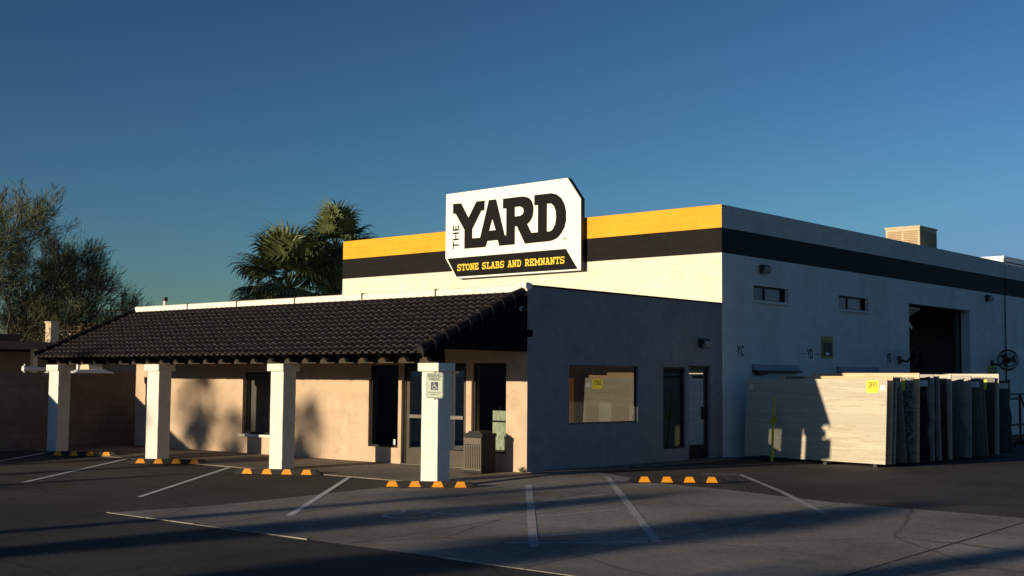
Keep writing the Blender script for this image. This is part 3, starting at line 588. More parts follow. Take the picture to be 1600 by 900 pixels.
def stroke_text(txt, x0, x1, z0, h, w, parent, m, y):
    mb = MB(); adv = sum({' ': .55, 'M': 1.15}.get(c, .82)+.16 for c in txt)-.16; k = (x1-x0)/adv; x = x0; n = 0
    for c in txt:
        if c == ' ': x += k*(.55+.16); mb.build('lettering', m, parent); mb = MB(); continue
        cw = {'M': 1.15}.get(c, .82)*k
        segs = []
        for pl in GL[c][0]: segs += [(a[0], a[1], b[0], b[1]) for a, b in zip(pl, pl[1:])]
        segs += GL[c][1]
        for (a, b, e, f) in segs:
            p, q = Vector((x+a*cw, z0+b*h)), Vector((x+e*cw, z0+f*h)); d = (q-p)
            if d.length < 1e-6: continue
            d.normalize(); nn = Vector((-d.y, d.x))*w/2; p = p-d*w*.3; q = q+d*w*.3; yy = y-.0004*(n % 12); n += 1
            mb.quad((p.x-nn.x, yy, p.y-nn.y), (q.x-nn.x, yy, q.y-nn.y), (q.x+nn.x, yy, q.y+nn.y), (p.x+nn.x, yy, p.y+nn.y))
        x += cw+.16*k
    return mb.build('lettering', m, parent)
stroke_text('STONE SLABS AND REMNANTS', -25.15, -21.2, 4.995, .17, .034, bar, M['signyellow'], 26.442)
# ------------------------------------------------------------------ reserved parking sign
rs = thing('reserved_parking_sign', (-16.47, 16.86, 1.5), 'small green bordered RESERVED PARKING sign with wheelchair symbol on the right-hand column', 'sign')
ang = radians(24); rx = Vector((cos(ang), sin(ang), 0)); rn = Vector((sin(ang), -cos(ang), 0)); rc = Vector((-16.45, 16.74, 1.745))
def rrect(w, h, r, z=0, off=0, n=5):
    pts = []
    for cx, cz, a0 in ((w/2-r, h/2-r, 0), (-w/2+r, h/2-r, 90), (-w/2+r, -h/2+r, 180), (w/2-r, -h/2+r, 270)):
        for k in range(n+1): t = radians(a0+90*k/n); pts.append((cx+r*cos(t), cz+z+r*sin(t)))
    return pts
def rsheet(poly, off, name, m, th=.003, parent=rs):
    mb = MB(); n = len(poly); f = [tuple(rc+rx*a+Vector((0, 0, b))+rn*(off+th)) for a, b in poly]; g = [tuple(rc+rx*a+Vector((0, 0, b))+rn*off) for a, b in poly]
    mb.v = f+g; mb.f = [tuple(range(n)), tuple(range(2*n-1, n-1, -1))]+[(k, (k+1) % n, n+(k+1) % n, n+k) for k in range(n)]
    return mb.build(name, m, parent)
rsheet(rrect(.33, .47, .035), .04, 'sign_plate', M['rswhite'], .004)
rsheet(rrect(.315, .455, .03), .0445, 'border', M['rsgreen'], .001); rsheet(rrect(.297, .437, .024), .046, 'sign_field', M['rswhite'], .001)
fp = rc+rn*.048
text_mesh('RESERVED', .052, M['rsgreen'], 'lettering', rs, fp+Vector((0, 0, .150)), rx, (0, 0, 1), width=.27, bold=.03)
text_mesh('PARKING', .052, M['rsgreen'], 'lettering', rs, fp+Vector((0, 0, .090)), rx, (0, 0, 1), width=.225, bold=.03)
rsheet(rrect(.14, .145, .008, -.012), .047, 'symbol_panel', M['rsblue'], .001)
text_mesh('HANDICAPPED PLATE', .024, M['rsgreen'], 'lettering', rs, fp+Vector((0, 0, -.140)), rx, (0, 0, 1), width=.26, bold=.01)
text_mesh('OR PERMIT ONLY', .024, M['rsgreen'], 'lettering', rs, fp+Vector((0, 0, -.178)), rx, (0, 0, 1), width=.2, bold=.01)
mb = MB()
def rp(a, b, o=.0492): v = rc+rx*a+Vector((0, 0, b-.012))+rn*o; return tuple(v)
def rseg(p, q, w, o):
    d = Vector((q[0]-p[0], q[1]-p[1])).normalized(); n = Vector((-d.y, d.x))*w/2
    mb.quad(rp(p[0]-n.x, p[1]-n.y, o), rp(q[0]-n.x, q[1]-n.y, o), rp(q[0]+n.x, q[1]+n.y, o), rp(p[0]+n.x, p[1]+n.y, o))
for k in range(12):
    t0, t1 = radians(110+20*k), radians(110+20*(k+1)); rseg((.036*cos(t0)-.005, .036*sin(t0)-.02), (.036*cos(t1)-.005, .036*sin(t1)-.02), .011, .0492+.00005*k)
for i, (a, b) in enumerate((((-.012, .04), (-.006, -.006)), ((-.008, .018), (.024, .018)), ((-.006, -.004), (.026, -.004)), ((.026, -.004), (.042, -.045)), ((.042, -.045), (.055, -.04)))): rseg(a, b, .012, .0500+.0001*i)
mb.f.append(tuple(range(len(mb.v), len(mb.v)+10))); mb.v += [rp(-.014+.011*cos(2*pi*k/10), .053+.011*sin(2*pi*k/10), .0506) for k in range(10)]
mb.build('wheelchair_symbol', M['rswhite'], rs)
rsheet([(-.02, -.26), (.02, -.26), (.02, .26), (-.02, .26)], .0, 'bracket', M['conduit'], .039)
# ------------------------------------------------------------------ wheel stops
def stop_proto(label):
    root = thing('wheel_stop', (0, 0, 0), label, 'wheel stop', 'black rubber wheel stops with orange patches')
    L_ = .9
    prof = [(-.075, 0), (-.05, .1), (.05, .1), (.075, 0)]
    mb = MB(); n = 4; st = [(-L_, .35), (-L_+.10, .95), (-L_+.12, 1), (L_-.12, 1), (L_-.10, .95), (L_, .35)]
    for (x, s) in st: mb.v += [(x, y, z*s) for y, z in prof]
    for k in range(len(st)-1):
        for j in range(3): mb.f.append((k*4+j, k*4+j+1, k*4+5+j, k*4+4+j))
    mb.f.append((3, 2, 1, 0)); mb.f.append(tuple((len(st)-1)*4+j for j in range(4)))
    mb.build('stop_body', M['rubber'], root)
    for c in (-.62, -.21, .20, .61):
        q = MB()
        for s in (-1, 1):
            a, b = .11, .062
            q.quad((c-a, s*.0772, .004), (c+a, s*.0772, .004), (c+b, s*.0525, .102), (c-b, s*.0525, .102))
        q.quad((c-.062, -.0525, .102), (c+.062, -.0525, .102), (c+.062, .0525, .102), (c-.062, .0525, .102))
        q.build('reflective_patch', M['orange'], root)
    return root
ST = [((-28.92, 16.02), (-27.45, 17.04), 'wheel stop at the base of the leftmost column'), ((-25.25, 15.92), (-23.74, 16.98), 'wheel stop just right of the second column from the left'),
      ((-21.12, 15.68), (-19.54, 16.81), 'wheel stop by the foot of the third column from the left'), ((-16.87, 15.72), (-15.42, 16.77), 'wheel stop in front of the column with the parking sign'),
      ((-13.72, 18.98), (-12.39, 20.22), 'wheel stop alone in front of the grey wall, rightmost of all')]
pr = None
for i, (a, b, lab) in enumerate(ST):
    if pr is None: pr = stop_proto(lab); o = pr
    else: o = copy_tree(pr); o['label'] = lab
    o.location = ((a[0]+b[0])/2+[0, .02, -.03, 0, .02][i], (a[1]+b[1])/2, zg((a[1]+b[1])/2)+.012); o.rotation_euler = (math.atan(.025*sin(atan2(b[1]-a[1], b[0]-a[0])))*0, 0, atan2(b[1]-a[1], b[0]-a[0])+radians([0, 1.5, -2, 1, -1.2][i]))
# ------------------------------------------------------------------ litter bin
BX0, BX1, BY0, BY1, BZ = -17.46, -16.98, 18.60, 19.02, .0
bn = thing('litter_bin', (-17.22, 18.8, .01), 'square dark litter bin with ribbed brown panel beside the shop window', 'litter bin')
MB().box(BX0, BX1, BY0, BY1, .01, .72).build('bin_body', M['binside'], bn, bevel=.012)
MB().box(BX0-.012, BX1+.012, BY0-.012, BY1+.012, .722, .79).build('bin_lid', M['binside'], bn, bevel=.01)
MB().prism([(BX0+.05, .79), (BX1-.05, .79), (BX1-.1, .835), (BX0+.1, .835)], BY0+.04, BY1-.04, 'Y').build('lid_hood', M['binside'], bn)
q = MB().box(BX0+.01, BX1-.01, BY0-.012, BY0-.001, .06, .56)
for k in range(9): q.box(BX0+.035+k*.048, BX0+.055+k*.048, BY0-.028, BY0-.0121, .1, .55)
q.build('ribbed_panel', M['binpanel'], bn)
MB().box(BX0+.01, BX1-.01, BY0-.014, BY0-.001, .575, .70).build('flap', M['binpanel'], bn)
# ------------------------------------------------------------------ stone boards leaning inside the shop window
for i, (z0, z1, lab) in enumerate(((.42, .98, 'green veined marble board inside the window, the lower one'), (1.02, 1.22, 'narrow green veined marble strip inside the window, the upper one'))):
    tag(MB().box(-17.62, -17.0, YF+.30+.002*i, YF+.33, z0, z1).build('marble_board', M['marble']), lab, 'stone board')
tag(MB().box(-17.62, -17.0, YF+.265, YF+.36, .985, 1.015).build('display_rail', M['steel']), 'dark rail between the two marble boards inside the window', 'rail')
tag(MB().box(-17.62, -17.0, YF+.28, YF+.5, .03, .415).build('display_plinth', M['room']), 'dark plinth carrying the marble boards inside the window', 'plinth')
# ------------------------------------------------------------------ wall lamps
def lamp(y, z, lab):
    r = thing('wall_lamp', (XS, y, z), lab, 'wall lamp', 'wall pack lamps on the side walls')
    MB().prism([(XS, z-.09), (XS, z+.12), (XS+.10, z+.12), (XS+.16, z+.06), (XS+.08, z-.09)], y-.16, y+.16, 'Y').build('housing', M['lampbody'], r)
    MB().prism([(XS+.085, z-.088), (XS+.163, z+.058), (XS+.19, z+.02), (XS+.17, z-.06), (XS+.12, z-.1)], y-.14, y+.14, 'Y').build('lens', M['lamplens'], r)
    return r
lamp(25.75, 2.75, 'wall lamp on the grey wall above the glass door')
lamp(28.6, 4.72, 'wall lamp on the white wall above the nearer high window')
lamp(43.95, 4.80, 'small wall lamp high on the white wall right of the dark bay opening')
# security camera
sc_ = thing('security_camera', (-16.5, 19.12, 3.27), 'small round security camera on the black gable beside the grey wall', 'camera')
MB().tube([(XS-.01, 19.12, 3.27), (XS+.04, 19.12, 3.27)], .05, 12).build('mount', M['label'], sc_)
bmx = bmesh.new(); bmesh.ops.create_uvsphere(bmx, u_segments=12, v_segments=8, radius=.055); me = bpy.data.meshes.new('lens_dome'); bmx.to_mesh(me); bmx.free(); me.materials.append(M['fan'])
o = bpy.data.objects.new('lens_dome', me); COL.objects.link(o); o.parent = sc_; o.location = (.15, 0, -.01)
# ------------------------------------------------------------------ wall fans
def fan(loc, look, R_, lab):
    """loc wall point; look = facing direction"""
    r = thing('wall_fan', loc, lab, 'fan', 'black industrial fans on the white wall')
    p = Vector(loc); d = Vector(look).normalized(); c = p+Vector((.55, 0, .12)); a = d.cross(Vector((0, 0, 1))).normalized(); b = a.cross(d)
    q = MB().tube([tuple(p), tuple(p+Vector((.25, 0, -.05))), tuple(c-d*.12)], .035, 6); q.box(p.x, p.x+.05, p.y-.09, p.y+.09, p.z-.12, p.z+.12); q.build('bracket', M['fan'], r)
    q = MB()
    for off, rr in ((-.09, R_*.92), (0, R_), (.09, R_*.92), (.13, R_*.6)):
        pts = [tuple(c+d*off+(a*cos(2*pi*k/24)+b*sin(2*pi*k/24))*rr) for k in range(25)]; q.tube(pts, .014, 5)
    for k in range(20):
        t = 2*pi*k/20; e = a*cos(t)+b*sin(t); q.tube([tuple(c+d*.14+e*.06), tuple(c+d*.13+e*R_*.6), tuple(c+d*.09+e*R_*.92), tuple(c-d*.09+e*R_*.92), tuple(c-d*.12+e*.1)], .005, 4)
    q.build('fan_cage', M['fan'], r)
    q = MB()
    for k in range(3):
        t = 2*pi*k/3+.4; e = a*cos(t)+b*sin(t); e2 = a*cos(t+1.0)+b*sin(t+1.0)
        q.quad(tuple(c+e*.08-d*.03), tuple(c+e*R_*.86-d*.04), tuple(c+e2*R_*.8+d*.04), tuple(c+e2*.08+d*.03))
    q.build('blades', M['fangrey'], r)
    MB().tube([tuple(c-d*.2), tuple(c-d*.19), tuple(c-d*.02)], [.05, .1, .1], 12).build('motor', M['fan'], r)
    return r
fan((XS, 36.75, 2.55), (.55, .35, -.1), .36, 'black fan on a bracket at the left edge of the dark bay opening')
fan((XS, 44.3, 2.55), (.6, -.8, -.05), .36, 'black fan facing forward on the white wall right of the bay opening')
# poster, wall panels, column guard
ps = thing('notice_board', (XS, 32.06, 2.52), 'dark notice in a yellowish frame on the white wall above the slabs', 'notice')
MB().box(XS+.001, XS+.03, 31.75, 32.37, 2.52, 3.12).build('frame', M['brownframe'], ps); MB().box(XS+.031, XS+.035, 31.81, 32.31, 2.57, 2.95).build('notice_sheet', M['poster'], ps)
MB().box(XS+.0355, XS+.038, 31.95, 32.15, 2.6, 2.68).build('paper_slip', M['label'], ps)
for i, (a, b, lab) in enumerate(((28.06, 30.4, 'long blue-grey panel fixed to the white wall above the cream slab'), (32.64, 35.2, 'blue-grey wall panel further from the shop, partly behind the sunlit slab tops'))):
    r = thing('wall_panel', (XS, (a+b)/2, 2.1), lab, 'wall panel', 'blue-grey panels on the white wall')
    MB().box(XS+.001, XS+.06, a, b, 2.15, 2.30).build('panel', M['shelf'], r); MB().box(XS+.001, XS+.16, a, b, 2.10, 2.148).build('rail', M['steel'], r)
    MB().box(XS+.001, XS+.14, a+.1, a+.55, 2.03, 2.098).build('bracket', M['steel'], r)
cg = thing('column_guard', (XS, 44.2, 0), 'yellow guard strip with two black bands on the wall beneath the far fan', 'guard')
MB().box(XS+.001, XS+.06, 43.9, 44.55, 0, 2.45).build('guard_board', M['ylw'], cg)
for z in (2.38, 2.24): MB().box(XS+.0605, XS+.064, 43.9, 44.55, z-.05, z+.03).build('black_band', M['steel'], cg)
# ------------------------------------------------------------------ roof cooler
ac = thing('rooftop_cooler', (-17.25, 39.6, 6.1), 'tan boxy evaporative cooler on the warehouse roof', 'cooler')
AX0, AX1, AY0, AY1 = -17.84, -16.69, 39.0, 40.35
MB().box(AX0, AX1, AY0, AY1, 5.9, 6.84).build('cabinet', M['ac'], ac); MB().box(AX0-.02, AX1+.02, AY0-.02, AY1+.02, 6.842, 6.90).build('lid', M['ac'], ac)
for k in range(2):
    a = AX0+.05+k*.54; q = MB()
    for j in range(14): q.obox((a+.245, AY0-.008, 5.98+j*.058), (.235, 0, 0), (0, .008, .012), (0, .004, -.006))
    q.build('louvre_panel', M['acpanel'], ac)
q = MB()
for j in range(14): q.obox((AX1+.008, (AY0+AY1)/2, 5.98+j*.058), (0, .6, 0), (.008, 0, .012), (.004, 0, -.006))
q.build('louvre_panel', M['acpanel'], ac)
rv = thing('roof_vent', (-33.2, 22.0, 3.4), 'small dark capped vent pipe rising past the left end of the white coping', 'vent')
rv.location = (-29.75, 19.75, 3.5)
MB().tube([(-29.75, 19.75, 3.5), (-29.75, 19.75, 3.93)], .045, 8).build('pipe', M['coping'], rv)
MB().tube([(-29.75, 19.75, 3.93), (-29.75, 19.75, 4.03)], .075, 8).build('cap', M['fan'], rv)
# ------------------------------------------------------------------ stone slabs on racks
def slab(xl, yl, xr_, yr, z0, z1, th, lean, m, lab, chips=0):
    """upright slab: base line (xl,yl)-(xr,yr), lean = y shift at the top"""
    c = Vector(((xl+xr_)/2, (yl+yr)/2, z0)); r = thing('stone_slab', c, lab, 'stone slab', 'stone slabs standing in the yard')
    d = Vector((xr_-xl, yr-yl, 0)); n = 10; nrm = Vector((-d.y, d.x, 0)).normalized()*th
    rnd = random.Random(hash(lab) % 1000 if 0 else len(lab)*7+int(yr*10))
    top = []; 
    for k in range(n+1): top.append((k/n, 1-(rnd.uniform(0, chips) if 0 < k < n else 0)))
    side = [(1-(rnd.uniform(0, chips) if chips else 0), j/6) for j in range(6)]
    poly = [(0, 0)]+side+[(t, h) for t, h in reversed(top)]
    mb = MB(); N_ = len(poly)
    def P(t, h, o): return tuple(Vector((xl, yl, z0))+d*t+Vector((0, lean*h, (z1-z0)*h))+nrm*o)
    mb.v = [P(t, h, 0) for t, h in poly]+[P(t, h, 1) for t, h in poly]
    mb.f = [tuple(range(N_)), tuple(range(2*N_-1, N_-1, -1))]+[(k, (k+1) % N_, N_+(k+1) % N_, N_+k) for k in range(N_)]
    mb.build('slab_sheet', m, r)
    return r, (lambda t, h, o: Vector(P(t, h, 0))+nrm/th*o), d.normalized()
def sticker(r, P, t0, t1, h0, h1, name, m, off=-.004):
    return MB().quad(tuple(P(t0, h0, off)), tuple(P(t1, h0, off)), tuple(P(t1, h1, off)), tuple(P(t0, h1, off))).build(name, m, r)
r, P, d = slab(-16.1, 27.1, -12.17, 26.42, .07, 1.93, .03, .16, S['cream'], 'large cream banded slab facing the street, nearest of all, price sticker 2895')
st = sticker(r, P, .865, .945, .84, .985, 'price_sticker', M['stickeryellow'])
e = P(.905, .90, -.006); e2 = P(.905, .98, -.006)-P(.905, .90, -.006)
text_mesh('2895', .13, M['ink'], 'lettering', st, e, d, e2, width=.24, bold=.0)
sticker(r, P, .957, .99, .87, .93, 'paper_label', M['label']); sticker(r, P, .02, .05, .86, .92, 'paper_label', M['label'])
slab(-15.3, 27.18, -12.13, 26.60, .07, 2.0, .03, .18, S['peach'], 'peach slab right behind the cream banded slab, slightly taller')
slab(-14.2, 27.3, -12.1, 26.74, .07, 1.96, .03, .16, S['pale'], 'pale slab third from the front of the nearest stack')
# yellow stake
tag(MB().tube([(-15.02, 26.52, .0), (-15.05, 26.66, 1.0), (-15.05, 26.72, 1.5)], [.035, .03, .025], 6).obox((-15.02, 26.62, .95), (.07, 0, .07), (0, .012, 0), (-.03, 0, .05)).build('yellow_stake', M['ylw']), 'yellow stake standing against the shaded left part of the cream slab', 'stake')
rows = [  # xr, y, top, lean, mat, label
 (-12.05, 27.15, 1.99, -.24, 'beige', 'beige slab leaning forward just behind the nearest stack', 'label', 0),
 (-12.0, 27.55, 1.98, 0, 'veined', 'pale slab with bold black veins and a yellow tag, second behind the front stack', 'yellow', 0),
 (-11.95, 27.68, 2.08, .1, 'peach', 'tall peach slab behind the black-veined one, its sunlit top showing', None, 0),
 (-11.95, 28.35, 2.01, 0, 'black', 'black slab with rough broken top beside the black-veined one', 'label', .04),
 (-11.93, 28.47, 2.04, .05, 'pale', 'thin pale slab standing against the back of the black slab', None, 0),
 (-11.92, 28.62, 2.00, 0, 'black', 'thin black slab between two pale edges in the middle of the yard row', None, .02),
 (-11.9, 28.78, 2.03, -.06, 'pale', 'pale slab just in front of the dark umber slab', None, 0),
 (-11.95, 29.3, 1.98, 0, 'umber', 'dark umber slab with a yellow-green tag at its top left', 'yellow', 0),
 (-11.9, 29.42, 2.06, .05, 'cream', 'cream slab behind the dark umber one, sunlit along its top', None, 0),
 (-11.9, 30.35, 1.99, -.12, 'grey', 'grey-green slab with a wavy broken top, middle of the row', None, .05),
 (-11.85, 30.5, 2.05, .05, 'pale', 'pale slab edge directly behind the grey-green slab', None, 0),
 (-11.8, 31.2, 1.99, -.25, 'grey', 'grey slab leaning forward with a white paper at its top', 'label', .02),
 (-11.8, 31.36, 2.01, -.25, 'beige', 'beige slab pressed against the leaning grey slab with white paper', None, 0),
 (-11.85, 32.0, 2.01, .12, 'umber', 'very dark slab with a bright yellow sheet at its top', 'yellow', 0),
 (-11.8, 32.15, 2.10, .1, 'cream', 'cream slab behind the very dark slab, last sunlit top on the right', None, 0),
 (-11.75, 33.0, 1.96, -.22, 'slate', 'slate blue slab leaning forward at the far right end of the row', 'label', .02)]
for i, (xr_, y, zt, ln, mm, lab, stk, ch) in enumerate(rows):
    ln0 = -ln if ln < 0 else 0
    r, P, d = slab(xr_-3.0+.1*(i % 3), y+.25+ln0*.4, xr_, y+ln0*.4, .07, zt, .028, ln, S[mm], lab, ch)
    if stk == 'yellow': sticker(r, P, .80, .93, .84, .97, 'price_sticker', M['stickeryellow'])
    elif stk == 'label': sticker(r, P, .88, .985, .88, .95, 'paper_label', M['label'])
# steel racks under the slabs
def rack(y0, y1, lab, h=.9):
    r = thing('slab_rack', (-13.6, (y0+y1)/2, 0), lab, 'rack', 'steel racks under the slabs')
    for x in (-15.2, -13.6, -12.4):
        MB().box(x-.04, x+.04, y0, y1, .0, .068).build('base_beam', M['steel'], r)
    MB().box(-15.6, -12.3, (y0+y1)/2-.03+.0, (y0+y1)/2+.03, .0695, .1).build('cross_rail', M['steel'], r)
    return r
rack(26.4, 27.6, 'low steel rack under the nearest stack of slabs'); rack(28.2, 29.7, 'low steel rack under the black and umber slabs')
rack(30.3, 31.6, 'low steel rack under the grey slabs in the middle'); rack(31.9, 33.4, 'low steel rack under the farthest slabs')
rk = thing('slab_frame', (-14.0, 39.5, 0), 'empty black steel A-frame for slabs at the right edge of the yard', 'rack')
for (a, b) in (((-14, 38.0, 1.54), (-14, 41.5, 1.54)), ((-14, 38.0, 1.40), (-14, 40.0, 1.40)), ((-14, 38.0, .60), (-14, 41.5, .60)), ((-14, 38.0, .28), (-14, 41.5, .28))): MB().tube([a, b], .03, 6).build('rail', M['steel'], rk)
for y in (38.0, 40.0, 41.4):
    MB().tube([(-14, y, 0), (-14, y, 1.54)], .035, 6).build('upright', M['steel'], rk)
    MB().tube([(-13.5, y+.05, 0), (-14, y+.05, 1.5)], .03, 6).build('brace', M['steel'], rk)
    MB().box(-14.5, -13.4, y-.04, y+.04, .0, .06).build('foot', M['steel'], rk)
for x, y, h, lab in ((-14.35, 37.6, .85, 'yellow bollard just right of the last slate blue slab'), (-14.8, 39.2, 1.0, 'yellow bollard standing behind the black steel A-frame')):
    b = thing('bollard', (x, y, 0), lab, 'bollard', 'yellow bollards in the yard')
    MB().tube([(x, y, 0), (x, y, h-.04), (x, y, h)], [.06, .06, .03], 12).build('post', M['ylw'], b); MB().tube([(x, y, 0), (x, y, .02)], .11, 12).build('base_plate', M['steel'], b)
# ------------------------------------------------------------------ block wall on the left
bw = thing('block_wall', (-31.6, 10, 0), 'brown concrete block boundary wall left of the shop', 'wall')
MB().box(-31.75, -31.55, -4, 26, -.5, 1.90).build('masonry', M['block'], bw)
MB().box(-31.76, -31.54, -4, 26, 1.901, 1.955).build('cap_course', M['block'], bw)
# weed
wd = MB()
for k in range(26):
    a = random.uniform(0, 2*pi); l = random.uniform(.05, .16); b0 = Vector((-16.50+random.uniform(-.05, .05), 19.27+random.uniform(-.03, .03), .02)); t = b0+Vector((cos(a)*l*.6, sin(a)*l*.3-.02, l)); n = Vector((-sin(a), cos(a), 0))*.012
    wd.quad(tuple(b0-n*.3), tuple((b0+t)/2-n), tuple(t), tuple((b0+t)/2+n))
tag(wd.build('weed', M['palm']), 'small weed growing at the corner of the tan wall', 'plant')
# ------------------------------------------------------------------ neighbour beyond the block wall
nh = thing('neighbour_house', (-46, 26, 0), 'brown shaded house with flat carport roof behind the block wall', 'house')
MB().box(-52, -44.0, 20.0, 34.0, 0, 2.75).build('wall', M['nwall'], nh)
MB().box(-52.2, -41.0, 14.0, 25.4, 2.80, 3.04).build('carport_roof', M['nroof'], nh)
MB().box(-52.2, -43.6, 25.42, 34.5, 2.76, 2.90).build('roof', M['nroof'], nh)
MB().box(-43.62, -43.55, 23.6, 25.3, 3.045, 3.09).build('roof_edging', M['white'], nh)
for y in (14.3, 22.1): MB().box(-41.3, -41.1, y, y+.16, -.2, 2.8).build('carport_post', M['nlit'], nh)
f = MB().box(-43.998, -43.97, 25.9, 26.8, 1.95, 2.45).build('window', M['vanglass'], nh); MB().box(-43.965, -43.95, 25.86, 26.84, 2.45, 2.5).build('frame', M['nroof'], f)
f = MB().box(-43.998, -43.96, 20.6, 21.5, .0, 2.1).build('door', M['nroof'], nh)
ch = thing('chimney_stack', (-47, 26, 0), 'narrow cream stucco chimney rising behind the carport', 'chimney'); ch.location = (-45.4, 25.1, 2.9)
MB().box(-45.55, -45.15, 24.95, 25.3, 2.9, 3.92).build('shaft', M['nlit'], ch); MB().box(-45.58, -45.12, 24.92, 25.33, 3.922, 3.97).build('cap', M['nlit'], ch)
lb = thing('rear_house', (-60, 37, 0), 'pale stucco house half hidden behind the mesquite tree and tile roof', 'house')
MB().box(-62, -52, 32.5, 44.0, 0, 4.15).build('wall', M['nlit'], lb); MB().box(-62.2, -51.8, 32.3, 44.2, 4.152, 4.4).build('parapet', M['nlit'], lb)
MB().box(-55, -54.6, 32.44, 32.498, 1, 2.2).build('window', M['vanglass'], lb)
vt = thing('rooftop_unit', (-46.5, 23.9, 3.04), 'small dark grey unit on the carport roof', 'cooler')
MB().box(-46.9, -46.2, 23.4, 24.3, 3.045, 3.42).build('casing', M['lampbody'], vt); MB().box(-46.93, -46.17, 23.37, 24.33, 3.421, 3.46).build('lid', M['lampbody'], vt)
bm_ = thing('white_boom', (-33, 17.8, 0), 'tapered white pole held level just above the block wall', 'pole')
MB().tube([(-33.0, 17.45, 2.07), (-33.0, 18.3, 2.06)], [.075, .045], 8).build('boom', M['white'], bm_); MB().tube([(-33, 17.5, 0), (-33, 17.5, 2.2)], .02, 6).build('stand', M['white'], bm_); MB().tube([(-33, 18.2, 0), (-33, 18.2, 2.1)], .02, 6).build('stand', M['white'], bm_)
vn = thing('parked_pickup', (-36.2, 21.5, 0), 'white pickup truck whose cab roof just shows over the block wall', 'pickup truck')
pf = [(18.4, .4), (18.35, 1.0), (18.7, 1.2), (19.7, 1.28), (20.3, 1.95), (20.5, 2.06), (21.4, 2.09), (21.75, 2.0), (22.0, 1.35), (24.2, 1.3), (24.25, .45)]
MB().prism(pf, -37.2, -35.4, 'X').build('body', M['white'], vn, bevel=.05)
MB().prism([(20.0, 1.35), (20.5, 1.9), (21.5, 1.9), (21.7, 1.35)], -35.399, -35.385, 'X').build('window', M['vanglass'], vn)
for y in (19.2, 23.3):
    for x in (-35.5, -37.25):
        w_ = MB().tube([(x, y, .33), (x+.15, y, .33)], .33, 16).build('wheel', M['tyre'], vn)
cb = thing('cream_cabinet', (-38, 24.5, 0), 'sunlit cream cabinet glimpsed between the leftmost columns over the wall', 'cabinet')
MB().prism([(-38.9, 0), (-38.9, 2.2), (-38.8, 2.32), (-38.45, 2.32), (-38.35, 2.2), (-38.35, 0)], 22.6, 23.1, 'Y').build('casing', M['stickeryellow'] if 0 else M['nlit'], cb)
MB().box(-39.15, -39.05, 22.6, 22.7, 0, 2.3).build('pipe', M['white'], cb)
# ------------------------------------------------------------------ utility pole far left
up_ = thing('utility_pole', (-75, 46.5, 0), 'thin distant utility pole with crossarms behind the mesquite tip', 'utility pole')
MB().tube([(-75, 46.5, 0), (-75, 46.5, 7.1)], [.13, .09], 8).build('pole', M['bark'], up_)
for z in (6.3, 5.8): MB().obox((-75, 46.5, z), (.75, .85, 0), (.05, -.05, 0), (0, 0, .05)).build('crossarm', M['bark'], up_)
# ------------------------------------------------------------------ vegetation
def fan_palm(name, x, y, ztrunk, R_, lab, seed, nfr=46, skirt=22, lean=(0, 0), trunk_r=.22, z0=0):
    rd = random.Random(seed); r = thing(name, (x, y, z0), lab, 'palm tree')
    c = Vector((x+lean[0], y+lean[1], ztrunk))
    pts = []; rad = []
    for k in range(13):
        t = k/12; pts.append((x+lean[0]*t**1.5, y+lean[1]*t**1.5, z0+(ztrunk-z0)*t)); rad.append(trunk_r*(1.35-.45*t)*(1+.06*rd.uniform(-1, 1)))
    MB().tube(pts, rad, 10).build('trunk', M['palmtrunk'], r, smooth=True)
    def frond(mb, az, el, Lp, Lf, droop):
        d = Vector((cos(az)*cos(el), sin(az)*cos(el), sin(el))); side = Vector((-sin(az), cos(az), 0)); nrm = d.cross(side)
        # petiole curve
        p = c.copy(); dd = d.copy(); pp = [tuple(p)]
        for k in range(4):
            dd = (dd+Vector((0, 0, -.11*droop))).normalized(); p = p+dd*Lp/4; pp.append(tuple(p))
        mb.tube(pp, [.03, .028, .024, .02, .016], 4, cap=False)
        side = Vector((-dd.y, dd.x, 0)); side = side.normalized() if side.length > 1e-3 else Vector((1, 0, 0)); n2 = side.cross(dd); roll_ = rd.uniform(-.5, .5)
        s2 = side*cos(roll_)+n2*sin(roll_)
        ns = 26
        for k in range(ns):
            a = radians(-98+196*k/(ns-1)+rd.uniform(-2, 2)); e = (dd*cos(a)+s2*sin(a)).normalized(); ll = Lf*(1-.28*abs(a)/1.7)*rd.uniform(.88, 1.08)
            wv = e.cross(n2).normalized()*.040*Lf
            q0 = p; q1 = p+e*ll*.5+n2*.02; fall = rd.uniform(.5, 1.1)*droop
            e2 = (e+Vector((0, 0, -.45*fall))).normalized(); q2 = q1+e2*ll*.28; e3 = (e2+Vector((0, 0, -1.3*fall))).normalized(); q3 = q2+e3*ll*.26
            mb.quad(tuple(q0-wv*.15), tuple(q1-wv), tuple(q1+wv), tuple(q0+wv*.15)); mb.quad(tuple(q1-wv), tuple(q2-wv*.6), tuple(q2+wv*.6), tuple(q1+wv)); mb.quad(tuple(q2-wv*.6), tuple(q3-wv*.05), tuple(q3+wv*.05), tuple(q2+wv*.6))
    mb = MB()
    for k in range(nfr):
        t = (k+.5)/nfr; el = radians(84-128*t+rd.uniform(-12, 12)); az = k*2.39996+rd.uniform(-.25, .25)
        frond(mb, az, el, R_*rd.uniform(.40, .62), R_*rd.uniform(.48, .62), .65+.85*t)
    mb.build('crown', M['palm'], r)
    if skirt:
        mb = MB()
        for k in range(skirt): frond(mb, k*2.39996+.5, radians(-50-28*rd.random()), R_*rd.uniform(.28, .5), R_*rd.uniform(.35, .45), 1.5)
        mb.build('dead_fronds', M['palmdry'], r)
    return r
def pt_at(px_ratio, y): return px_ratio*y
fan_palm('fan_palm', -44.6, 36, 5.75, 3.1, 'bushy fan palm behind the white coping, the left and lower of the two', 3, 78, 12)
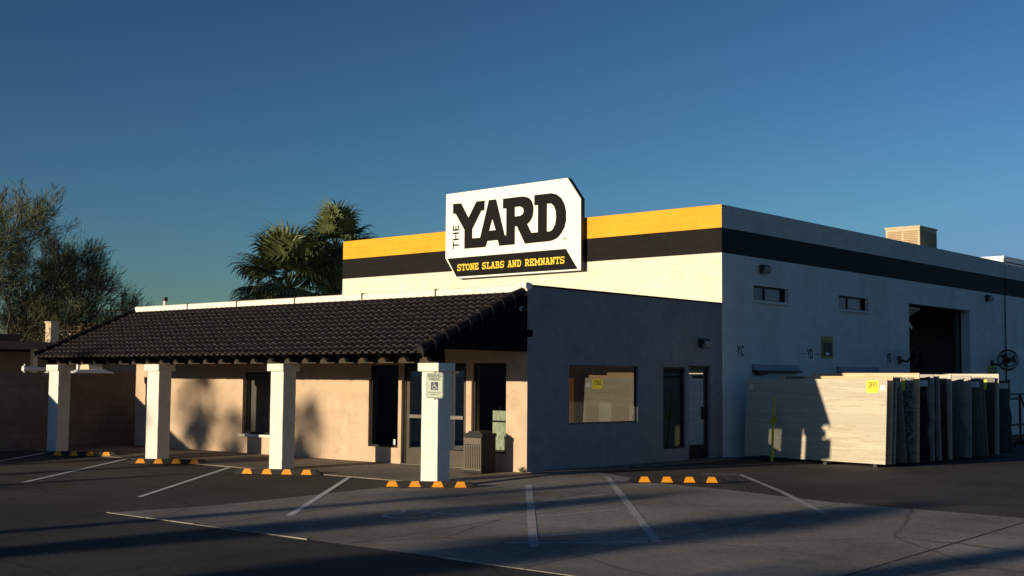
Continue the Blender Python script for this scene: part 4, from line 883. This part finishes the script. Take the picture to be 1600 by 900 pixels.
fan_palm('fan_palm', -44.2, 38.4, 7.75, 2.25, 'taller fan palm behind the left end of the yellow band', 5, 58, 30)
def rand_perp(d, rd):
    v = Vector((rd.uniform(-1, 1), rd.uniform(-1, 1), rd.uniform(-1, 1))); v = v-d*v.dot(d); return v.normalized()
def mesquite(x, y, lab, seed, scale=1.0, dens=1.0, maxlev=5, name='mesquite_tree', z0=0, fine=True):
    rd = random.Random(seed); r = thing(name, (x, y, z0), lab, 'tree'); tr = MB(); tw = MB()
    def twigs(p, d, n):
        for k in range(max(1, round(n*dens))):
            e = (d*1.0+rand_perp(d, rd)*rd.uniform(.2, 1.1)+Vector((0, 0, .22))).normalized(); L_ = rd.uniform(.3, .75)*scale**.5
            q = p+rand_perp(d, rd)*rd.uniform(0, .25); side = rand_perp(e, rd)*rd.uniform(.007, .014)
            b = (e+rand_perp(e, rd)*.35+Vector((0, 0, -.1))).normalized(); m_ = q+e*L_*.5; t = m_+b*L_*.5
            tw.quad(tuple(q-side), tuple(m_-side*.9), tuple(m_+side*.9), tuple(q+side)); tw.quad(tuple(m_-side*.9), tuple(t-side*.2), tuple(t+side*.2), tuple(m_+side*.9))
            for j in range(2):
                f0 = q+e*L_*rd.uniform(.25, .95); g = (e+rand_perp(e, rd)*.5+Vector((0, 0, .15))).normalized(); l2 = rd.uniform(.2, .5)
                s3 = rand_perp(g, rd)*.008; tw.quad(tuple(f0-s3), tuple(f0+g*l2*.5-s3*1.4), tuple(f0+g*l2), tuple(f0+g*l2*.5+s3*1.4))
    def grow(p, d, L_, rad, lev):
        n = 4; pts = [tuple(p)]; rr = [rad]; q = p.copy(); dd = d.copy()
        for k in range(n):
            dd = (dd+rand_perp(dd, rd)*.22+Vector((0, 0, .05 if lev < 3 else .02))).normalized(); q = q+dd*L_/n; pts.append(tuple(q)); rr.append(rad*(1-.4*(k+1)/n))
            if lev >= 3: twigs(q, dd, 4)
        tr.tube(pts, rr, 7 if lev < 2 else (5 if lev < 4 else 3), cap=False)
        if lev >= maxlev or L_ < .35*scale: twigs(q, dd, 8); return
        nb_ = 3 if lev in (0, 1, 2, 3) else 2
        for k in range(nb_):
            a = rd.uniform(.35, .85) if lev else rd.uniform(.4, .7); e = (dd*cos(a)+rand_perp(dd, rd)*sin(a)+Vector((0, 0, .1))).normalized()
            grow(q, e, L_*rd.uniform(.66, .86), rr[-1]*rd.uniform(.6, .8), lev+1)
        if lev in (1, 2, 3) : 
            i = 2; e = (Vector(pts[3])-Vector(pts[2])).normalized(); a = .9; g = (e*cos(a)+rand_perp(e, rd)*sin(a)).normalized(); grow(Vector(pts[2]), g, L_*.6, rad*.45, lev+2)
    for k in range(3):
        a = 2*pi*k/3+rd.uniform(-.4, .4); grow(Vector((x, y, z0+.0)), Vector((cos(a)*.35, sin(a)*.35, 1)).normalized(), 2.6*scale, .17*scale, 0)
    tr.build('trunk', M['bark'], r, smooth=True); tw.build('crown', M['twig'], r)
    return r
mesquite(-49.0, 24.2, 'feathery mesquite tree with bare dark limbs behind the carport, at the left edge', 11, .99, .7)
mesquite(-50.0, 28.4, 'low sprawling mesquite reaching right toward the tile roof', 23, .58, .2, 4)
# bank of dark shrubs beyond the roof line
# ------------------------------------------------------------------ across the street, behind the camera: what throws the long shadows
def behind(c, y): return c+SA*y
GZ = zg(0)
fan_palm('fan_palm', behind(-32.7, -37.7), -37.7, 9.2, 1.3, 'slim fan palm across the street, farthest left', 41, 26, 6, z0=GZ)
fan_palm('fan_palm', behind(-28.6, -33), -33, 7.9, 1.15, 'short fan palm across the street beside the slim one', 42, 24, 8, z0=GZ)
fan_palm('fan_palm', behind(-31.2, -34.5), -34.5, 8.0, .95, 'small fan palm across the street between two others', 45, 20, 4, z0=GZ)
fan_palm('fan_palm', behind(-17.0, -26), -26, 5.3, .9, 'stout fan palm across the street opposite the parking bays', 43, 44, 0, trunk_r=.5, z0=GZ)
fan_palm('fan_palm', behind(-13.3, -22), -22, 4.7, 1.2, 'thick trunked fan palm across the street facing the apron', 44, 70, 0, trunk_r=.62, z0=GZ)
for c, y, h, rr, lab in ((-19.0, -28, 6.8, .2, 'wooden utility pole across the street between two palms'), (-26.2, -25, 5.6, .16, 'thin wooden pole across the street left of the palms'), (-9.4, -24, 5.6, .34, 'broad light mast across the street, rightmost')):
    r = thing('utility_pole', (behind(c, y), y, GZ), lab, 'utility pole'); x = behind(c, y)
    MB().tube([(x, y, GZ), (x, y, h)], [rr*1.2, rr*.9], 8).build('pole', M['bark'], r); MB().box(x-1.1, x+1.1, y-.06+rr, y+.06+rr, h-.8, h-.65).build('crossarm', M['bark'], r)
for i, (x0, x1, y, h, c, lab) in enumerate(((-140, -82, -54, 5.2, 'nwall', 'very long low brown apartments added across the street to screen reflected sky, beyond the other houses'), (-78, -52, -52, 4.6, 'nwall', 'long brown house added across the street to screen reflected sky, farthest left'), (-48, -22, -50, 4.3, 'nwall', 'brown bungalow added across the street to screen reflected sky, behind the slim palms'), (-19, 4, -51, 4.8, 'lampbody', 'dark low store added across the street to screen reflected sky'), (8, 40, -50, 4.4, 'nwall', 'brown house added across the street to screen reflected sky, farthest right'))):  # unseen row added to block bright low sky in the shop window reflections
    r = thing('screening_house', ((x0+x1)/2, y, GZ), lab, 'house'); MB().box(x0, x1, y-9, y, GZ, h).build('wall', M[c], r); MB().box(x0-.4, x1+.4, y-9.4, y+.4, h+.001, h+.2).build('roof', M['nroof'], r)
    for k in range(3):
        xx = x0+(x1-x0)*(k+.5)/3; MB().box(xx-1, xx+1, y+.001, y+.04, 1, 2.3).build('window', M['vanglass'], r)
# yard objects out of frame to the right that the shop glass reflects
r = thing('display_slab', (-2.7, 37.9, 0), 'black slab standing alone at the far side of the yard', 'stone slab'); MB().prism([(-3.15, .1), (-2.25, .1), (-2.5, 2.1), (-2.95, 2.1)], 37.9, 37.94, 'Y').build('slab_sheet', S['black'], r); MB().box(-3.0, -2.4, 37.95, 38.2, 0, .3).build('stand', M['steel'], r)
r = thing('display_slab', (-1.9, 37.9, 0), 'rust brown slab next to the lone black slab', 'stone slab'); MB().box(-2.22, -1.5, 37.9, 37.94, .1, 1.95).build('slab_sheet', M['redbrown'], r); MB().box(-2.2, -1.6, 37.95, 38.2, 0, .3).build('stand', M['steel'], r)
r = thing('yard_backdrop', (-2, 41, 0), 'unseen dark shed added as a backdrop for the glass reflections', 'shed'); MB().box(-5, 6, 41, 46, 0, 3.2).build('wall', M['lampbody'], r); MB().box(-5.2, 6.2, 40.8, 46.2, 3.201, 3.35).build('roof', M['nroof'], r)  # dark block added to cover a bright band reflected in the side glass
